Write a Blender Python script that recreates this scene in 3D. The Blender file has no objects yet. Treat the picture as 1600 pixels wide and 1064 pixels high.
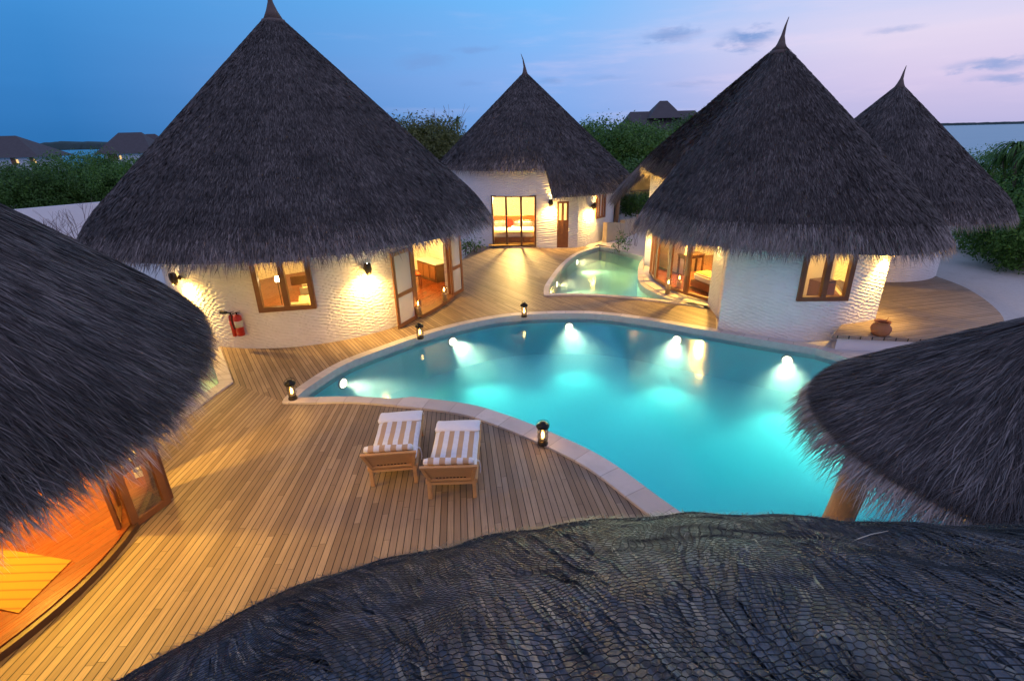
import bpy, bmesh, math, random
import numpy as np
from mathutils import Vector, Matrix
from mathutils.geometry import delaunay_2d_cdt
random.seed(7); rng = np.random.default_rng(11)
SC = bpy.context.scene
COL = SC.collection
R = math.radians
PI = math.pi

# ------------------------------------------------------------------ camera
CAMZ = 5.5
FPX = 795.0
cd = bpy.data.cameras.new('camera'); cam = bpy.data.objects.new('camera', cd); COL.objects.link(cam)
cd.sensor_width = 36; cd.lens = FPX / 1600 * 36; cd.clip_start = 0.05; cd.clip_end = 9000
cam.location = (0, 0, CAMZ)
cam.rotation_euler = (Matrix.Rotation(R(90 - 22), 3, 'X') @ Matrix.Rotation(R(-1.35), 3, 'Z')).to_euler()
SC.camera = cam
RM = np.array(Matrix.Rotation(R(90 - 22), 3, 'X') @ Matrix.Rotation(R(-1.35), 3, 'Z'))


def ray(x, y): return RM @ np.array([(x - 800) / FPX, -(y - 532) / FPX, -1.0])


def P(x, y, z=0.0):
    """surveyed point: where the sight line meets height z"""
    d = ray(x, y); t = (z - CAMZ) / d[2]
    return Vector((t * d[0], t * d[1], z))


def PY(x, y, Y):
    d = ray(x, y); t = Y / d[1]
    return Vector((t * d[0], Y, CAMZ + t * d[2]))


def PC(c, r, x, y):
    """where the sight line meets the near side of a round wall: (azimuth, height)"""
    d = ray(x, y); a = d[0] ** 2 + d[1] ** 2; b = -2 * (d[0] * c[0] + d[1] * c[1]); k = c[0] ** 2 + c[1] ** 2 - r * r
    t = (-b - math.sqrt(max(b * b - 4 * a * k, 0))) / (2 * a)
    return math.atan2(t * d[1] - c[1], t * d[0] - c[0]), CAMZ + t * d[2]


# ------------------------------------------------------------------ scene objects
def tag(o, label=None, cat=None, group=None, kind=None):
    if label: o['label'] = label
    if cat: o['category'] = cat
    if group: o['group'] = group
    if kind: o['kind'] = kind
    return o


def empty(name, loc, rz=0.0):
    o = bpy.data.objects.new(name, None); COL.objects.link(o); o.location = loc; o.rotation_euler = (0, 0, rz)
    o.empty_display_size = 0.2
    return o


def thing(name, label, cat, loc=(0, 0, 0), rz=0.0, group=None):
    return tag(empty(name, loc, rz), label, cat, group)


def children(o): return [c for c in bpy.data.objects if c.parent == o]


def dup(o, loc=None, rz=None, parent=None, label=None):
    c = o.copy(); COL.objects.link(c)
    if parent: c.parent = parent
    if loc is not None: c.location = loc
    if rz is not None: c.rotation_euler = (0, 0, rz)
    if label: c['label'] = label
    for k in children(o): dup(k, parent=c)
    return c


class MB:
    def __init__(s): s.v = []; s.f = []; s.uv = None

    def add(s, vs, fs):
        n = len(s.v); s.v += [tuple(v) for v in vs]; s.f += [tuple(i + n for i in f) for f in fs]; return s

    def box(s, c, size, rz=0.0, taper=1.0):
        hx, hy, hz = [k / 2 for k in size]; cs, sn = math.cos(rz), math.sin(rz); vs = []
        for z in (-hz, hz):
            k = taper if z > 0 else 1
            for x, y in ((-hx, -hy), (hx, -hy), (hx, hy), (-hx, hy)):
                x *= k; y *= k
                vs.append((c[0] + x * cs - y * sn, c[1] + x * sn + y * cs, c[2] + z))
        return s.add(vs, [(3, 2, 1, 0), (4, 5, 6, 7), (0, 1, 5, 4), (1, 2, 6, 5), (2, 3, 7, 6), (3, 0, 4, 7)])

    def beam(s, a, b, w, h, up=(0, 0, 1)):
        a = Vector(a); b = Vector(b); d = (b - a).normalized(); up = Vector(up)
        if abs(d.dot(up)) > .98: up = Vector((0, 1, 0))
        x = d.cross(up).normalized() * w / 2; y = x.cross(d).normalized() * h / 2
        vs = [a - x - y, a + x - y, a + x + y, a - x + y, b - x - y, b + x - y, b + x + y, b - x + y]
        return s.add(vs, [(3, 2, 1, 0), (4, 5, 6, 7), (0, 1, 5, 4), (1, 2, 6, 5), (2, 3, 7, 6), (3, 0, 4, 7)])

    def tube(s, pts, rad, n=8, cap=True):
        pts = [Vector(p) for p in pts]
        if not hasattr(rad, '__len__'): rad = [rad] * len(pts)
        vs = []; fs = []; ref = Vector((0.3, 0.7, 0.2))
        for i, p in enumerate(pts):
            d = (pts[min(i + 1, len(pts) - 1)] - pts[max(i - 1, 0)]).normalized()
            if abs(d.dot(ref)) > .97 * ref.length: ref = Vector((1, 0, 0))
            x = d.cross(ref).normalized(); y = d.cross(x); ref = y.cross(d) if False else ref
            for k in range(n):
                a = 2 * PI * k / n; vs.append(p + (x * math.cos(a) + y * math.sin(a)) * rad[i])
        for i in range(len(pts) - 1):
            for k in range(n):
                fs.append((i * n + k, i * n + (k + 1) % n, (i + 1) * n + (k + 1) % n, (i + 1) * n + k))
        if cap: fs += [tuple(range(n - 1, -1, -1)), tuple((len(pts) - 1) * n + k for k in range(n))]
        return s.add(vs, fs)

    def lathe(s, prof, c=(0, 0, 0), n=20, M=None):
        vs = []; fs = []
        for r, z in prof:
            for k in range(n):
                a = 2 * PI * k / n; p = Vector((r * math.cos(a), r * math.sin(a), z))
                if M is not None: p = M @ p
                vs.append(p + Vector(c))
        for i in range(len(prof) - 1):
            for k in range(n):
                fs.append((i * n + k, i * n + (k + 1) % n, (i + 1) * n + (k + 1) % n, (i + 1) * n + k))
        if prof[0][0] > 1e-4: fs.append(tuple(range(n - 1, -1, -1)))
        if prof[-1][0] > 1e-4: fs.append(tuple((len(prof) - 1) * n + k for k in range(n)))
        return s.add(vs, fs)

    def prism(s, poly, z0, z1):
        n = len(poly); vs = [(p[0], p[1], z0) for p in poly] + [(p[0], p[1], z1) for p in poly]
        fs = [tuple(range(n - 1, -1, -1)), tuple(range(n, 2 * n))] + [(i, (i + 1) % n, n + (i + 1) % n, n + i) for i in range(n)]
        return s.add(vs, fs)

    def build(s, name, mat, parent=None, smooth=False, world=True, bevel=0):
        me = bpy.data.meshes.new(name)
        off = Vector(parent_loc(parent)) if (parent and world) else Vector((0, 0, 0))
        me.from_pydata([tuple(Vector(v) - off) for v in s.v], [], s.f)
        if s.uv is not None:
            ul = me.uv_layers.new(name='wall_uv')
            idx = np.zeros(len(me.loops), dtype=np.int32); me.loops.foreach_get('vertex_index', idx)
            ul.data.foreach_set('uv', np.array(s.uv, dtype=np.float32)[idx].ravel())
        if bevel or True:
            bm = bmesh.new(); bm.from_mesh(me)
            bmesh.ops.recalc_face_normals(bm, faces=bm.faces)
            if bevel: bmesh.ops.bevel(bm, geom=bm.edges[:], offset=bevel, segments=2, affect='EDGES', clamp_overlap=True)
            bm.to_mesh(me); bm.free()
        if smooth:
            me.polygons.foreach_set('use_smooth', [True] * len(me.polygons))
        me.materials.append(mat)
        o = bpy.data.objects.new(name, me); COL.objects.link(o)
        if parent: o.parent = parent
        return o


def parent_loc(p):
    l = Vector((0, 0, 0))
    while p: l += p.location; p = p.parent
    return l


def mesh_np(name, V, quads, tris, mat, parent=None, attr=None, smooth=False):
    """fast mesh from arrays"""
    off = np.array(parent_loc(parent)) if parent else np.zeros(3)
    V = V - off
    me = bpy.data.meshes.new(name); nq, nt = len(quads), len(tris)
    me.vertices.add(len(V)); me.vertices.foreach_set('co', V.astype(np.float32).ravel())
    me.loops.add(nq * 4 + nt * 3)
    me.loops.foreach_set('vertex_index', np.concatenate([np.asarray(quads, dtype=np.int32).ravel(), np.asarray(tris, dtype=np.int32).ravel()]))
    me.polygons.add(nq + nt)
    me.polygons.foreach_set('loop_start', np.concatenate([np.arange(nq) * 4, nq * 4 + np.arange(nt) * 3]).astype(np.int32))
    if attr is not None:
        a = me.attributes.new('rnd', 'FLOAT', 'POINT'); a.data.foreach_set('value', attr.astype(np.float32))
    me.update(calc_edges=True)
    if smooth: me.polygons.foreach_set('use_smooth', [True] * len(me.polygons))
    me.materials.append(mat)
    o = bpy.data.objects.new(name, me); COL.objects.link(o)
    if parent: o.parent = parent
    return o


# ------------------------------------------------------------------ materials
class NT:
    def __init__(s, m): s.t = m.node_tree; s.n = s.t.nodes; s.l = s.t.links

    def new(s, typ, ins=None, **kw):
        nd = s.n.new(typ)
        for k, v in kw.items(): setattr(nd, k, v)
        for k, v in (ins or {}).items():
            if hasattr(v, 'is_output'): s.l.new(v, nd.inputs[k])
            else: nd.inputs[k].default_value = v
        return nd

    def math(s, op, a, b=0.0, c=0.0, clamp=False):
        return s.new('ShaderNodeMath', {0: a, 1: b, 2: c}, operation=op, use_clamp=clamp).outputs[0]

    def vmath(s, op, a, b=(0, 0, 0)):
        return s.new('ShaderNodeVectorMath', {0: a, 1: b}, operation=op)

    def ramp(s, fac, stops, interp='LINEAR'):
        nd = s.new('ShaderNodeValToRGB', {0: fac}); cr = nd.color_ramp; cr.interpolation = interp
        while len(cr.elements) > 1: cr.elements.remove(cr.elements[-1])
        cr.elements[0].position = stops[0][0]; cr.elements[0].color = (*stops[0][1], 1)
        for p, c in stops[1:]:
            e = cr.elements.new(p); e.color = (*c, 1)
        return nd.outputs[0]

    def mix(s, f, a, b, bt='MIX'):
        nd = s.new('ShaderNodeMix', data_type='RGBA', blend_type=bt)
        for k, v in ((0, f), (6, a), (7, b)):
            if hasattr(v, 'is_output'): s.l.new(v, nd.inputs[k])
            elif k == 0: nd.inputs[0].default_value = v
            else: nd.inputs[k].default_value = (*v, 1) if len(v) == 3 else v
        return nd.outputs[2]

    def maprange(s, v, a, b, c=0.0, d=1.0, smooth=False):
        nd = s.new('ShaderNodeMapRange', {0: v, 1: a, 2: b, 3: c, 4: d}, interpolation_type='SMOOTHSTEP' if smooth else 'LINEAR')
        return nd.outputs[0]

    def noise(s, vec, scale, detail=3, rough=.5):
        return s.new('ShaderNodeTexNoise', {'Vector': vec, 'Scale': scale, 'Detail': detail, 'Roughness': rough}).outputs[0]


def newmat(name):
    m = bpy.data.materials.new(name); m.use_nodes = True; m.node_tree.nodes.clear()
    nt = NT(m); out = nt.new('ShaderNodeOutputMaterial')
    return m, nt, out


def pbr(nt, out, col, rough=.6, **kw):
    b = nt.new('ShaderNodeBsdfPrincipled')
    ins = {'Base Color': col, 'Roughness': rough}; ins.update(kw)
    for k, v in ins.items():
        if hasattr(v, 'is_output'): nt.l.new(v, b.inputs[k])
        else: b.inputs[k].default_value = (*v, 1) if (hasattr(v, '__len__') and len(v) == 3 and 'Color' in k) else v
    nt.l.new(b.outputs[0], out.inputs[0]); return b


def bump(nt, h, strength=.5, dist=.02):
    return nt.new('ShaderNodeBump', {'Height': h, 'Strength': strength, 'Distance': dist}).outputs[0]


def simple(name, col, rough=.6, var=.12, scale=8.0, metallic=0.0, bstr=0.15):
    m, nt, out = newmat(name)
    tc = nt.new('ShaderNodeTexCoord').outputs['Object']
    n = nt.noise(tc, scale, 4)
    c = nt.mix(n, tuple(k * (1 - var) for k in col), tuple(min(1, k * (1 + var)) for k in col))
    pbr(nt, out, c, rough, Metallic=metallic, Normal=bump(nt, nt.noise(tc, scale * 6, 3), bstr, .01))
    return m


def emit(name, col, strength):
    m, nt, out = newmat(name)
    e = nt.new('ShaderNodeEmission', {0: (*col, 1), 1: strength}); nt.l.new(e.outputs[0], out.inputs[0]); return m


def thatch_mat(name, dark, light, patch=.35, top=2.5):
    m, nt, out = newmat(name)
    a = nt.new('ShaderNodeAttribute', attribute_name='rnd').outputs['Fac']
    tc = nt.new('ShaderNodeTexCoord').outputs['Object']
    col = nt.ramp(a, [(0, tuple(k * .45 for k in dark)), (.3, dark), (.66, light), (.72, tuple(k * 1.15 for k in light)), (1, tuple(min(1, k * top) for k in light))])
    big = nt.noise(tc, .9, 5, .6)
    f = nt.maprange(big, .3, .7, 1 - patch, 1 + patch)
    col = nt.new('ShaderNodeVectorMath', {0: col, 'Scale': f}, operation='SCALE').outputs[0]
    fine = nt.noise(tc, 60, 2)
    pbr(nt, out, col, .62, Normal=bump(nt, fine, .3, .01), **{'Specular IOR Level': .35})
    return m


M_TH = thatch_mat('grey_thatch', (.066, .054, .050), (.152, .130, .118))
M_THN = thatch_mat('near_thatch', (.062, .051, .050), (.215, .182, .168), top=2.3)
M_FR = thatch_mat('fringe_thatch', (.10, .085, .08), (.26, .22, .20))


def leafroof_mat():
    m, nt, out = newmat('palm_leaf_thatch')
    a = nt.new('ShaderNodeAttribute', attribute_name='rnd').outputs['Fac']
    tc = nt.new('ShaderNodeTexCoord').outputs['Object']
    col = nt.ramp(a, [(0, (.020, .020, .022)), (.4, (.048, .053, .068)), (.8, (.098, .110, .142)), (.92, (.24, .19, .15)), (1, (.30, .27, .25))])  # blue cast in the blade tones stands in for sky sheen
    f = nt.maprange(nt.noise(tc, 3.0, 4), .3, .7, .6, 1.3)
    col = nt.new('ShaderNodeVectorMath', {0: col, 'Scale': f}, operation='SCALE').outputs[0]
    pbr(nt, out, col, .42, Normal=bump(nt, nt.noise(tc, 45, 3), .35, .01), **{'Specular IOR Level': .5})
    return m


M_LEAFTH = leafroof_mat()
M_NET = simple('black_net', (.012, .012, .013), .5)


def plaster_mat():
    m, nt, out = newmat('hand_patted_plaster')
    uv = nt.new('ShaderNodeUVMap', uv_map='wall_uv').outputs[0]
    mp = nt.new('ShaderNodeMapping', {'Vector': uv, 'Rotation': (0, 0, R(33)), 'Scale': (6.0, 12.5, 1)}).outputs[0]
    wob = nt.noise(uv, 2.2, 2)
    mp = nt.vmath('ADD', mp, nt.new('ShaderNodeCombineXYZ', {0: nt.math('MULTIPLY', wob, 2.5), 1: nt.math('MULTIPLY', wob, 1.5)}).outputs[0]).outputs[0]
    vo = nt.new('ShaderNodeTexVoronoi', {'Vector': mp, 'Scale': 1.0, 'Randomness': .30}, feature='SMOOTH_F1').outputs[0]
    h = nt.math('ADD', nt.math('MULTIPLY', vo, 1.0), nt.math('MULTIPLY', nt.noise(uv, 30, 4), .06))
    stain = nt.noise(uv, .8, 5, .65)
    col = nt.mix(nt.maprange(stain, .42, .75), (.84, .82, .80), (.74, .71, .68))
    col = nt.mix(nt.maprange(vo, .45, .12, 0, .03), col, (.50, .45, .40))
    zz = nt.new('ShaderNodeSeparateXYZ', {0: uv}).outputs[1]
    damp = nt.math('MULTIPLY', nt.maprange(nt.math('ADD', zz, nt.math('MULTIPLY', stain, .5)), .55, .15), .22)
    col = nt.mix(damp, col, (.46, .42, .38))
    pbr(nt, out, col, .8, Normal=bump(nt, h, 1.0, .06))
    return m


M_PLASTER = plaster_mat()


def plank_mat(name, mode, base1, base2, w=.1, rough=.5, gap=.06, seg=2.6, spec=.22):
    m, nt, out = newmat(name)
    tc = nt.new('ShaderNodeTexCoord').outputs['Object']
    sx = nt.new('ShaderNodeSeparateXYZ', {0: tc}); x, y = sx.outputs[0], sx.outputs[1]
    if mode[0] == 'dir':
        a = R(mode[1]); dx, dy = math.sin(a), math.cos(a)
        v = nt.math('ADD', nt.math('MULTIPLY', x, dx), nt.math('MULTIPLY', y, dy))
        u = nt.math('ADD', nt.math('MULTIPLY', x, dy), nt.math('MULTIPLY', y, -dx))
    else:
        cx, cy, rr = mode[1]
        X = nt.math('SUBTRACT', x, cx); Y = nt.math('SUBTRACT', cy, y)
        u = nt.math('MULTIPLY', nt.math('ARCTAN2', X, Y), rr); v = nt.math('SQRT', nt.math('ADD', nt.math('POWER', X, 2), nt.math('POWER', Y, 2)))
    uu = nt.math('DIVIDE', u, w); pid = nt.math('FLOOR', uu); fr = nt.math('FRACT', uu)
    edge = nt.math('ABSOLUTE', nt.math('SUBTRACT', fr, .5))
    gapm = nt.maprange(edge, .5 - gap * 1.2, .5 - gap * .6)
    r1 = nt.new('ShaderNodeTexWhiteNoise', {'W': pid}, noise_dimensions='1D').outputs[0]
    vv = nt.math('DIVIDE', nt.math('ADD', v, nt.math('MULTIPLY', r1, 7.0)), seg)
    sid = nt.math('FLOOR', vv); sfr = nt.math('FRACT', vv)
    endm = nt.math('LESS_THAN', nt.math('MULTIPLY', sfr, seg), .008)
    cv = nt.new('ShaderNodeCombineXYZ', {0: pid, 1: sid}).outputs[0]
    r2 = nt.new('ShaderNodeTexWhiteNoise', {'Vector': cv}, noise_dimensions='2D').outputs[0]
    gv = nt.new('ShaderNodeCombineXYZ', {0: nt.math('MULTIPLY', u, 90), 1: nt.math('MULTIPLY', v, 2.5), 2: nt.math('MULTIPLY', r2, 50)}).outputs[0]
    grain = nt.noise(gv, 1.0, 4, .6)
    col = nt.mix(r2, base1, base2)
    col = nt.mix(nt.maprange(grain, .3, .75, 0, .45), col, tuple(k * .45 for k in base1))
    stain = nt.maprange(nt.noise(tc, .7, 5, .65), .45, .75)
    col = nt.mix(nt.math('MULTIPLY', stain, .4), col, tuple(k * .55 for k in base1))
    spots = nt.maprange(nt.noise(tc, 5.0, 3), .68, .8)
    col = nt.mix(nt.math('MULTIPLY', spots, .3), col, (.06, .05, .04))
    g = nt.math('MAXIMUM', gapm, nt.math('MULTIPLY', endm, .55))
    col = nt.mix(g, col, (.012, .009, .008))
    h = nt.math('SUBTRACT', nt.math('MULTIPLY', grain, .15), g)
    rg = nt.maprange(grain, .2, .8, rough - .1, rough + .15)
    pbr(nt, out, col, rg, Normal=bump(nt, h, .5, .012), **{'Specular IOR Level': spec})
    return m


fanc = P(712, 302)
M_DECK1 = plank_mat('weathered_teak_deck', ('fan', (fanc.x, fanc.y, fanc.y - 7.5)), (.235, .162, .107), (.405, .30, .205))
M_DECK2 = plank_mat('weathered_teak_deck_slanting', ('dir', 147), (.235, .162, .107), (.405, .30, .205))
M_DECK3 = plank_mat('weathered_teak_deck_raised', ('dir', 78), (.28, .21, .155), (.40, .315, .245), w=.11)
M_FLOOR = plank_mat('polished_red_floor', ('dir', 22), (.18, .036, .008), (.27, .060, .012), w=.14, rough=.28, gap=.02, seg=1.9, spec=.5)
M_WOOD = simple('red_brown_timber', (.19, .072, .026), .5, .3, 5)
M_WOODD = simple('dark_timber', (.085, .038, .018), .42, .3, 5)
M_TEAK = simple('oiled_teak', (.56, .33, .145), .42, .2, 7)
M_FINIAL = simple('weathered_finial', (.11, .078, .066), .8, .3, 9, bstr=.5)
M_TRUNK = simple('palm_trunk', (.36, .21, .11), .7, .25, 6, bstr=.5)
M_COPE = simple('pale_coping_stone', (.56, .51, .49), .6, .10, 5)
def coping_mat():
    m, nt, out = newmat('jointed_coping_stone')
    tc = nt.new('ShaderNodeTexCoord').outputs['Object']
    u = nt.new('ShaderNodeSeparateXYZ', {0: nt.new('ShaderNodeUVMap', uv_map='wall_uv').outputs[0]}).outputs[0]
    k = nt.math('DIVIDE', u, .62); fr = nt.math('ABSOLUTE', nt.math('SUBTRACT', nt.math('FRACT', k), .5)); j = nt.maprange(fr, .480, .492)
    tone = nt.new('ShaderNodeTexWhiteNoise', {'W': nt.math('FLOOR', k)}, noise_dimensions='1D').outputs[0]
    col = nt.mix(tone, (.47, .42, .40), (.60, .55, .53))
    col = nt.mix(nt.maprange(nt.noise(tc, 3.0, 5, .65), .45, .75, 0, .45), col, (.36, .32, .30))
    col = nt.mix(nt.math('MULTIPLY', j, .6), col, (.24, .21, .20))
    h = nt.math('SUBTRACT', nt.math('MULTIPLY', nt.noise(tc, 35, 3), .3), j)
    pbr(nt, out, col, .55, Normal=bump(nt, h, .35, .008)); return m


M_COPEJ = coping_mat()
M_COPEIN = simple('grey_pool_edge_stone', (.40, .42, .44), .5, .18, 9)
M_BLACKM = simple('black_iron', (.012, .012, .012), .4, .1, 9, .6)
M_BRONZE = simple('dark_bronze', (.05, .035, .022), .4, .2, 12, .5)
M_RED = simple('extinguisher_red', (.42, .022, .012), .3, .08, 6)
M_RUBBER = simple('black_rubber', (.015, .015, .015), .55)
M_LABEL = simple('cream_label', (.62, .55, .42), .5)
M_CLAY = simple('terracotta', (.36, .13, .05), .75, .25, 9, bstr=.35)
M_WHITE = simple('white_cotton', (.74, .73, .76), .85, .06, 12, bstr=.35)
M_WAX = simple('white_wax', (.72, .66, .56), .5)
M_ORANGE = simple('orange_cloth', (.55, .12, .03), .8)
M_REDC = simple('red_cushion', (.55, .045, .02), .8)
M_YELW = simple('golden_cloth', (.62, .36, .08), .8)
M_BULB = emit('lamp_bulb', (1.0, .72, .36), 60)
M_FLAME = emit('candle_flame', (1.0, .62, .2), 55)
M_LENS = emit('pool_lamp_lens', (1.0, .88, .58), 6)
M_WALLIN = simple('cream_inner_wall', (.70, .62, .48), .8, .05, 3)
M_RENDER = simple('white_render', (.72, .71, .72), .85, .08, 1.3)
M_SANDW = simple('sand_coloured_wall', (.50, .40, .28), .9, .2, 3, bstr=.6)


def glass_mat(name, tint=(1, 1, 1), refl=1.0):
    m, nt, out = newmat(name)
    fr = nt.new('ShaderNodeFresnel', {0: 1.5}).outputs[0]
    f = nt.math('MULTIPLY', fr, refl, clamp=True)
    t = nt.new('ShaderNodeBsdfTransparent', {0: (*tint, 1)}); g = nt.new('ShaderNodeBsdfGlossy', {0: (1, 1, 1, 1), 1: .02})
    mx = nt.new('ShaderNodeMixShader', {0: f, 1: t.outputs[0], 2: g.outputs[0]}); nt.l.new(mx.outputs[0], out.inputs[0]); return m


M_GLASS = glass_mat('window_glass', (.96, .97, .96), .8)
M_GLASSC = glass_mat('open_door_glass', (.98, .97, .94), .22)
M_LGLASS = glass_mat('lantern_glass', (1, .93, .8), .6)


def cushion_mat():
    m, nt, out = newmat('striped_towelling')
    tc = nt.new('ShaderNodeTexCoord').outputs['Object']
    x = nt.new('ShaderNodeSeparateXYZ', {0: tc}).outputs[0]
    u = nt.math('ADD', nt.math('DIVIDE', x, .162), .25 + 10)
    st = nt.math('GREATER_THAN', nt.math('FRACT', u), .5)
    wide = nt.math('LESS_THAN', nt.math('ABSOLUTE', x), .325)
    st = nt.math('MULTIPLY', st, wide)
    n = nt.noise(tc, 14, 3)
    col = nt.mix(st, (.74, .73, .76), (.52, .335, .19))
    col = nt.mix(nt.maprange(n, .3, .8, 0, .18), col, (.30, .24, .2))
    pbr(nt, out, col, .9, Normal=bump(nt, nt.math('ADD', nt.noise(tc, 110, 3), nt.math('MULTIPLY', nt.noise(tc, 5, 2), 2)), .45, .012))
    return m


M_STRIPE = cushion_mat()


def frosted():
    m, nt, out = newmat('sheer_white_pane')
    t = nt.new('ShaderNodeBsdfTransparent', {0: (1, 1, 1, 1)}); d = nt.new('ShaderNodeBsdfPrincipled', {'Base Color': (.72, .71, .72, 1), 'Roughness': .25})
    mx = nt.new('ShaderNodeMixShader', {0: .38, 1: t.outputs[0], 2: d.outputs[0]}); nt.l.new(mx.outputs[0], out.inputs[0]); return m


M_FROST = frosted()


def foliage_mat(name, c1, c2, c3):
    m, nt, out = newmat(name)
    a = nt.new('ShaderNodeAttribute', attribute_name='rnd').outputs['Fac']
    col = nt.ramp(a, [(0, c1), (.55, c2), (1, c3)])
    d = nt.new('ShaderNodeBsdfPrincipled', {'Base Color': col, 'Roughness': .5, 'Specular IOR Level': .3})
    tl = nt.new('ShaderNodeBsdfTranslucent', {0: col})
    mx = nt.new('ShaderNodeMixShader', {0: .28, 1: d.outputs[0], 2: tl.outputs[0]}); nt.l.new(mx.outputs[0], out.inputs[0]); return m


M_LEAF = foliage_mat('green_leaf', (.03, .08, .016), (.085, .20, .032), (.15, .27, .05))
M_LEAFD = foliage_mat('dark_green_leaf', (.024, .065, .015), (.062, .15, .026), (.11, .21, .04))
M_LEAFO = foliage_mat('olive_leaf', (.05, .06, .016), (.12, .14, .035), (.20, .20, .06))
M_BARK = simple('grey_brown_bark', (.11, .08, .06), .85, .3, 6, bstr=.5)
M_TWIG = simple('bare_twig', (.15, .10, .10), .8, .2, 6)


def sand_mat():
    m, nt, out = newmat('coral_sand')
    tc = nt.new('ShaderNodeTexCoord').outputs['Object']
    n1 = nt.noise(tc, .6, 5, .6); n2 = nt.noise(tc, 9, 4, .6); n3 = nt.noise(tc, 70, 2)
    col = nt.mix(n2, (.50, .45, .40), (.66, .61, .56))
    col = nt.mix(nt.maprange(n1, .55, .75, 0, .5), col, (.36, .31, .26))
    h = nt.math('ADD', nt.math('MULTIPLY', n2, .8), nt.math('ADD', nt.math('MULTIPLY', n1, 1.5), nt.math('MULTIPLY', n3, .15)))
    pbr(nt, out, col, .9, Normal=bump(nt, h, .7, .06)); return m


M_SAND = sand_mat()


def sea_mat():
    m, nt, out = newmat('lagoon_water')
    tc = nt.new('ShaderNodeTexCoord').outputs['Object']
    n = nt.noise(nt.new('ShaderNodeMapping', {'Vector': tc, 'Scale': (.02, .05, 1)}).outputs[0], 1.0, 5, .55)
    col = nt.mix(n, (.02, .22, .34), (.06, .30, .40))
    w = nt.noise(tc, .9, 4)
    pbr(nt, out, col, .35, Normal=bump(nt, w, .25, .25), **{'Specular IOR Level': .22}); return m


M_SEA = sea_mat()


def tile_mat(name, c1, c2):
    m, nt, out = newmat(name)
    tc = nt.new('ShaderNodeTexCoord').outputs['Object']
    n = nt.noise(tc, 1.2, 3); col = nt.mix(n, c1, c2)
    pbr(nt, out, col, .9, **{'Specular IOR Level': 0.0}); return m


M_BASIN = tile_mat('aqua_pool_plaster', (.34, .80, .82), (.42, .86, .86))
M_BASIN2 = tile_mat('pale_pool_plaster', (.50, .72, .66), (.58, .78, .70))


def water_mat(name, absorb, dens_a, dens_s, g=.3):
    m, nt, out = newmat(name)
    tc = nt.new('ShaderNodeTexCoord').outputs['Object']
    nb = bump(nt, nt.noise(tc, 2.2, 3, .5), .10, .05)
    fr = nt.new('ShaderNodeFresnel', {0: 1.33, 1: nb}).outputs[0]
    t = nt.new('ShaderNodeBsdfTransparent', {0: (1, 1, 1, 1)}); gl = nt.new('ShaderNodeBsdfGlossy', {0: (1, 1, 1, 1), 1: .13, 'Normal': nb})
    mx = nt.new('ShaderNodeMixShader', {0: fr, 1: t.outputs[0], 2: gl.outputs[0]}); nt.l.new(mx.outputs[0], out.inputs[0])
    va = nt.new('ShaderNodeVolumeAbsorption', {0: (*absorb, 1), 1: dens_a}); vs = nt.new('ShaderNodeVolumeScatter', {0: (.92, 1.0, .98, 1), 1: dens_s, 2: g})
    ad = nt.new('ShaderNodeAddShader', {0: va.outputs[0], 1: vs.outputs[0]}); nt.l.new(ad.outputs[0], out.inputs[1])
    return m


M_WATER = water_mat('clear_pool_water', (.01, .84, .93), .46, .14, .35)
M_WATER2 = water_mat('clear_pool_water_shallow', (.35, .90, .82), .30, .08)


# ------------------------------------------------------------------ lights
def point(name, loc, energy, col=(1, .6, .25), rad=.05, parent=None):
    l = bpy.data.lights.new(name, 'POINT'); l.energy = energy; l.color = col; l.shadow_soft_size = rad
    o = bpy.data.objects.new(name, l); COL.objects.link(o)
    o.location = Vector(loc) - (parent_loc(parent) if parent else Vector((0, 0, 0)))
    if parent: o.parent = parent
    return o


def spot(name, loc, target, energy, col=(1, .6, .25), size=80, blend=.6, rad=.05, parent=None):
    l = bpy.data.lights.new(name, 'SPOT'); l.energy = energy; l.color = col; l.shadow_soft_size = rad; l.spot_size = R(size); l.spot_blend = blend
    o = bpy.data.objects.new(name, l); COL.objects.link(o)
    o.rotation_euler = (Vector(target) - Vector(loc)).to_track_quat('-Z', 'Y').to_euler()
    o.location = Vector(loc) - (parent_loc(parent) if parent else Vector((0, 0, 0)))
    if parent: o.parent = parent
    return o


WARM = (1.0, .60, .17)
AMBER = (1.0, .53, .075)

# ------------------------------------------------------------------ sky and sun
wd = bpy.data.worlds.new('World'); SC.world = wd; wd.use_nodes = True
wd.node_tree.nodes.clear(); nt = NT(wd)
out = nt.new('ShaderNodeOutputWorld')
dirv = nt.vmath('NORMALIZE', nt.new('ShaderNodeTexCoord').outputs['Generated']).outputs[0]
sx = nt.new('ShaderNodeSeparateXYZ', {0: dirv})
hl = nt.math('MAXIMUM', nt.math('SQRT', nt.math('ADD', nt.math('POWER', sx.outputs[0], 2), nt.math('POWER', sx.outputs[1], 2))), .05)
ax = nt.math('DIVIDE', sx.outputs[0], hl)
el = nt.math('DIVIDE', nt.math('ARCSINE', sx.outputs[2]), PI / 2, clamp=True)
streak = nt.noise(nt.new('ShaderNodeMapping', {'Vector': dirv, 'Scale': (3, 3, 26)}).outputs[0], 1.0, 4, .55)
el2 = nt.math('ADD', el, nt.math('MULTIPLY', nt.math('SUBTRACT', streak, .5), .028))
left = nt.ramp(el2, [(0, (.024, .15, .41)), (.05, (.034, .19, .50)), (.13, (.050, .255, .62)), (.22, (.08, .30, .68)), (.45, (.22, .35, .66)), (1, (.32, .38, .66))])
mid = nt.ramp(el2, [(0, (.16, .34, .72)), (.06, (.22, .40, .79)), (.13, (.16, .45, .87)), (.22, (.15, .42, .84)), (.45, (.24, .37, .68)), (1, (.32, .38, .66))])
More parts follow.
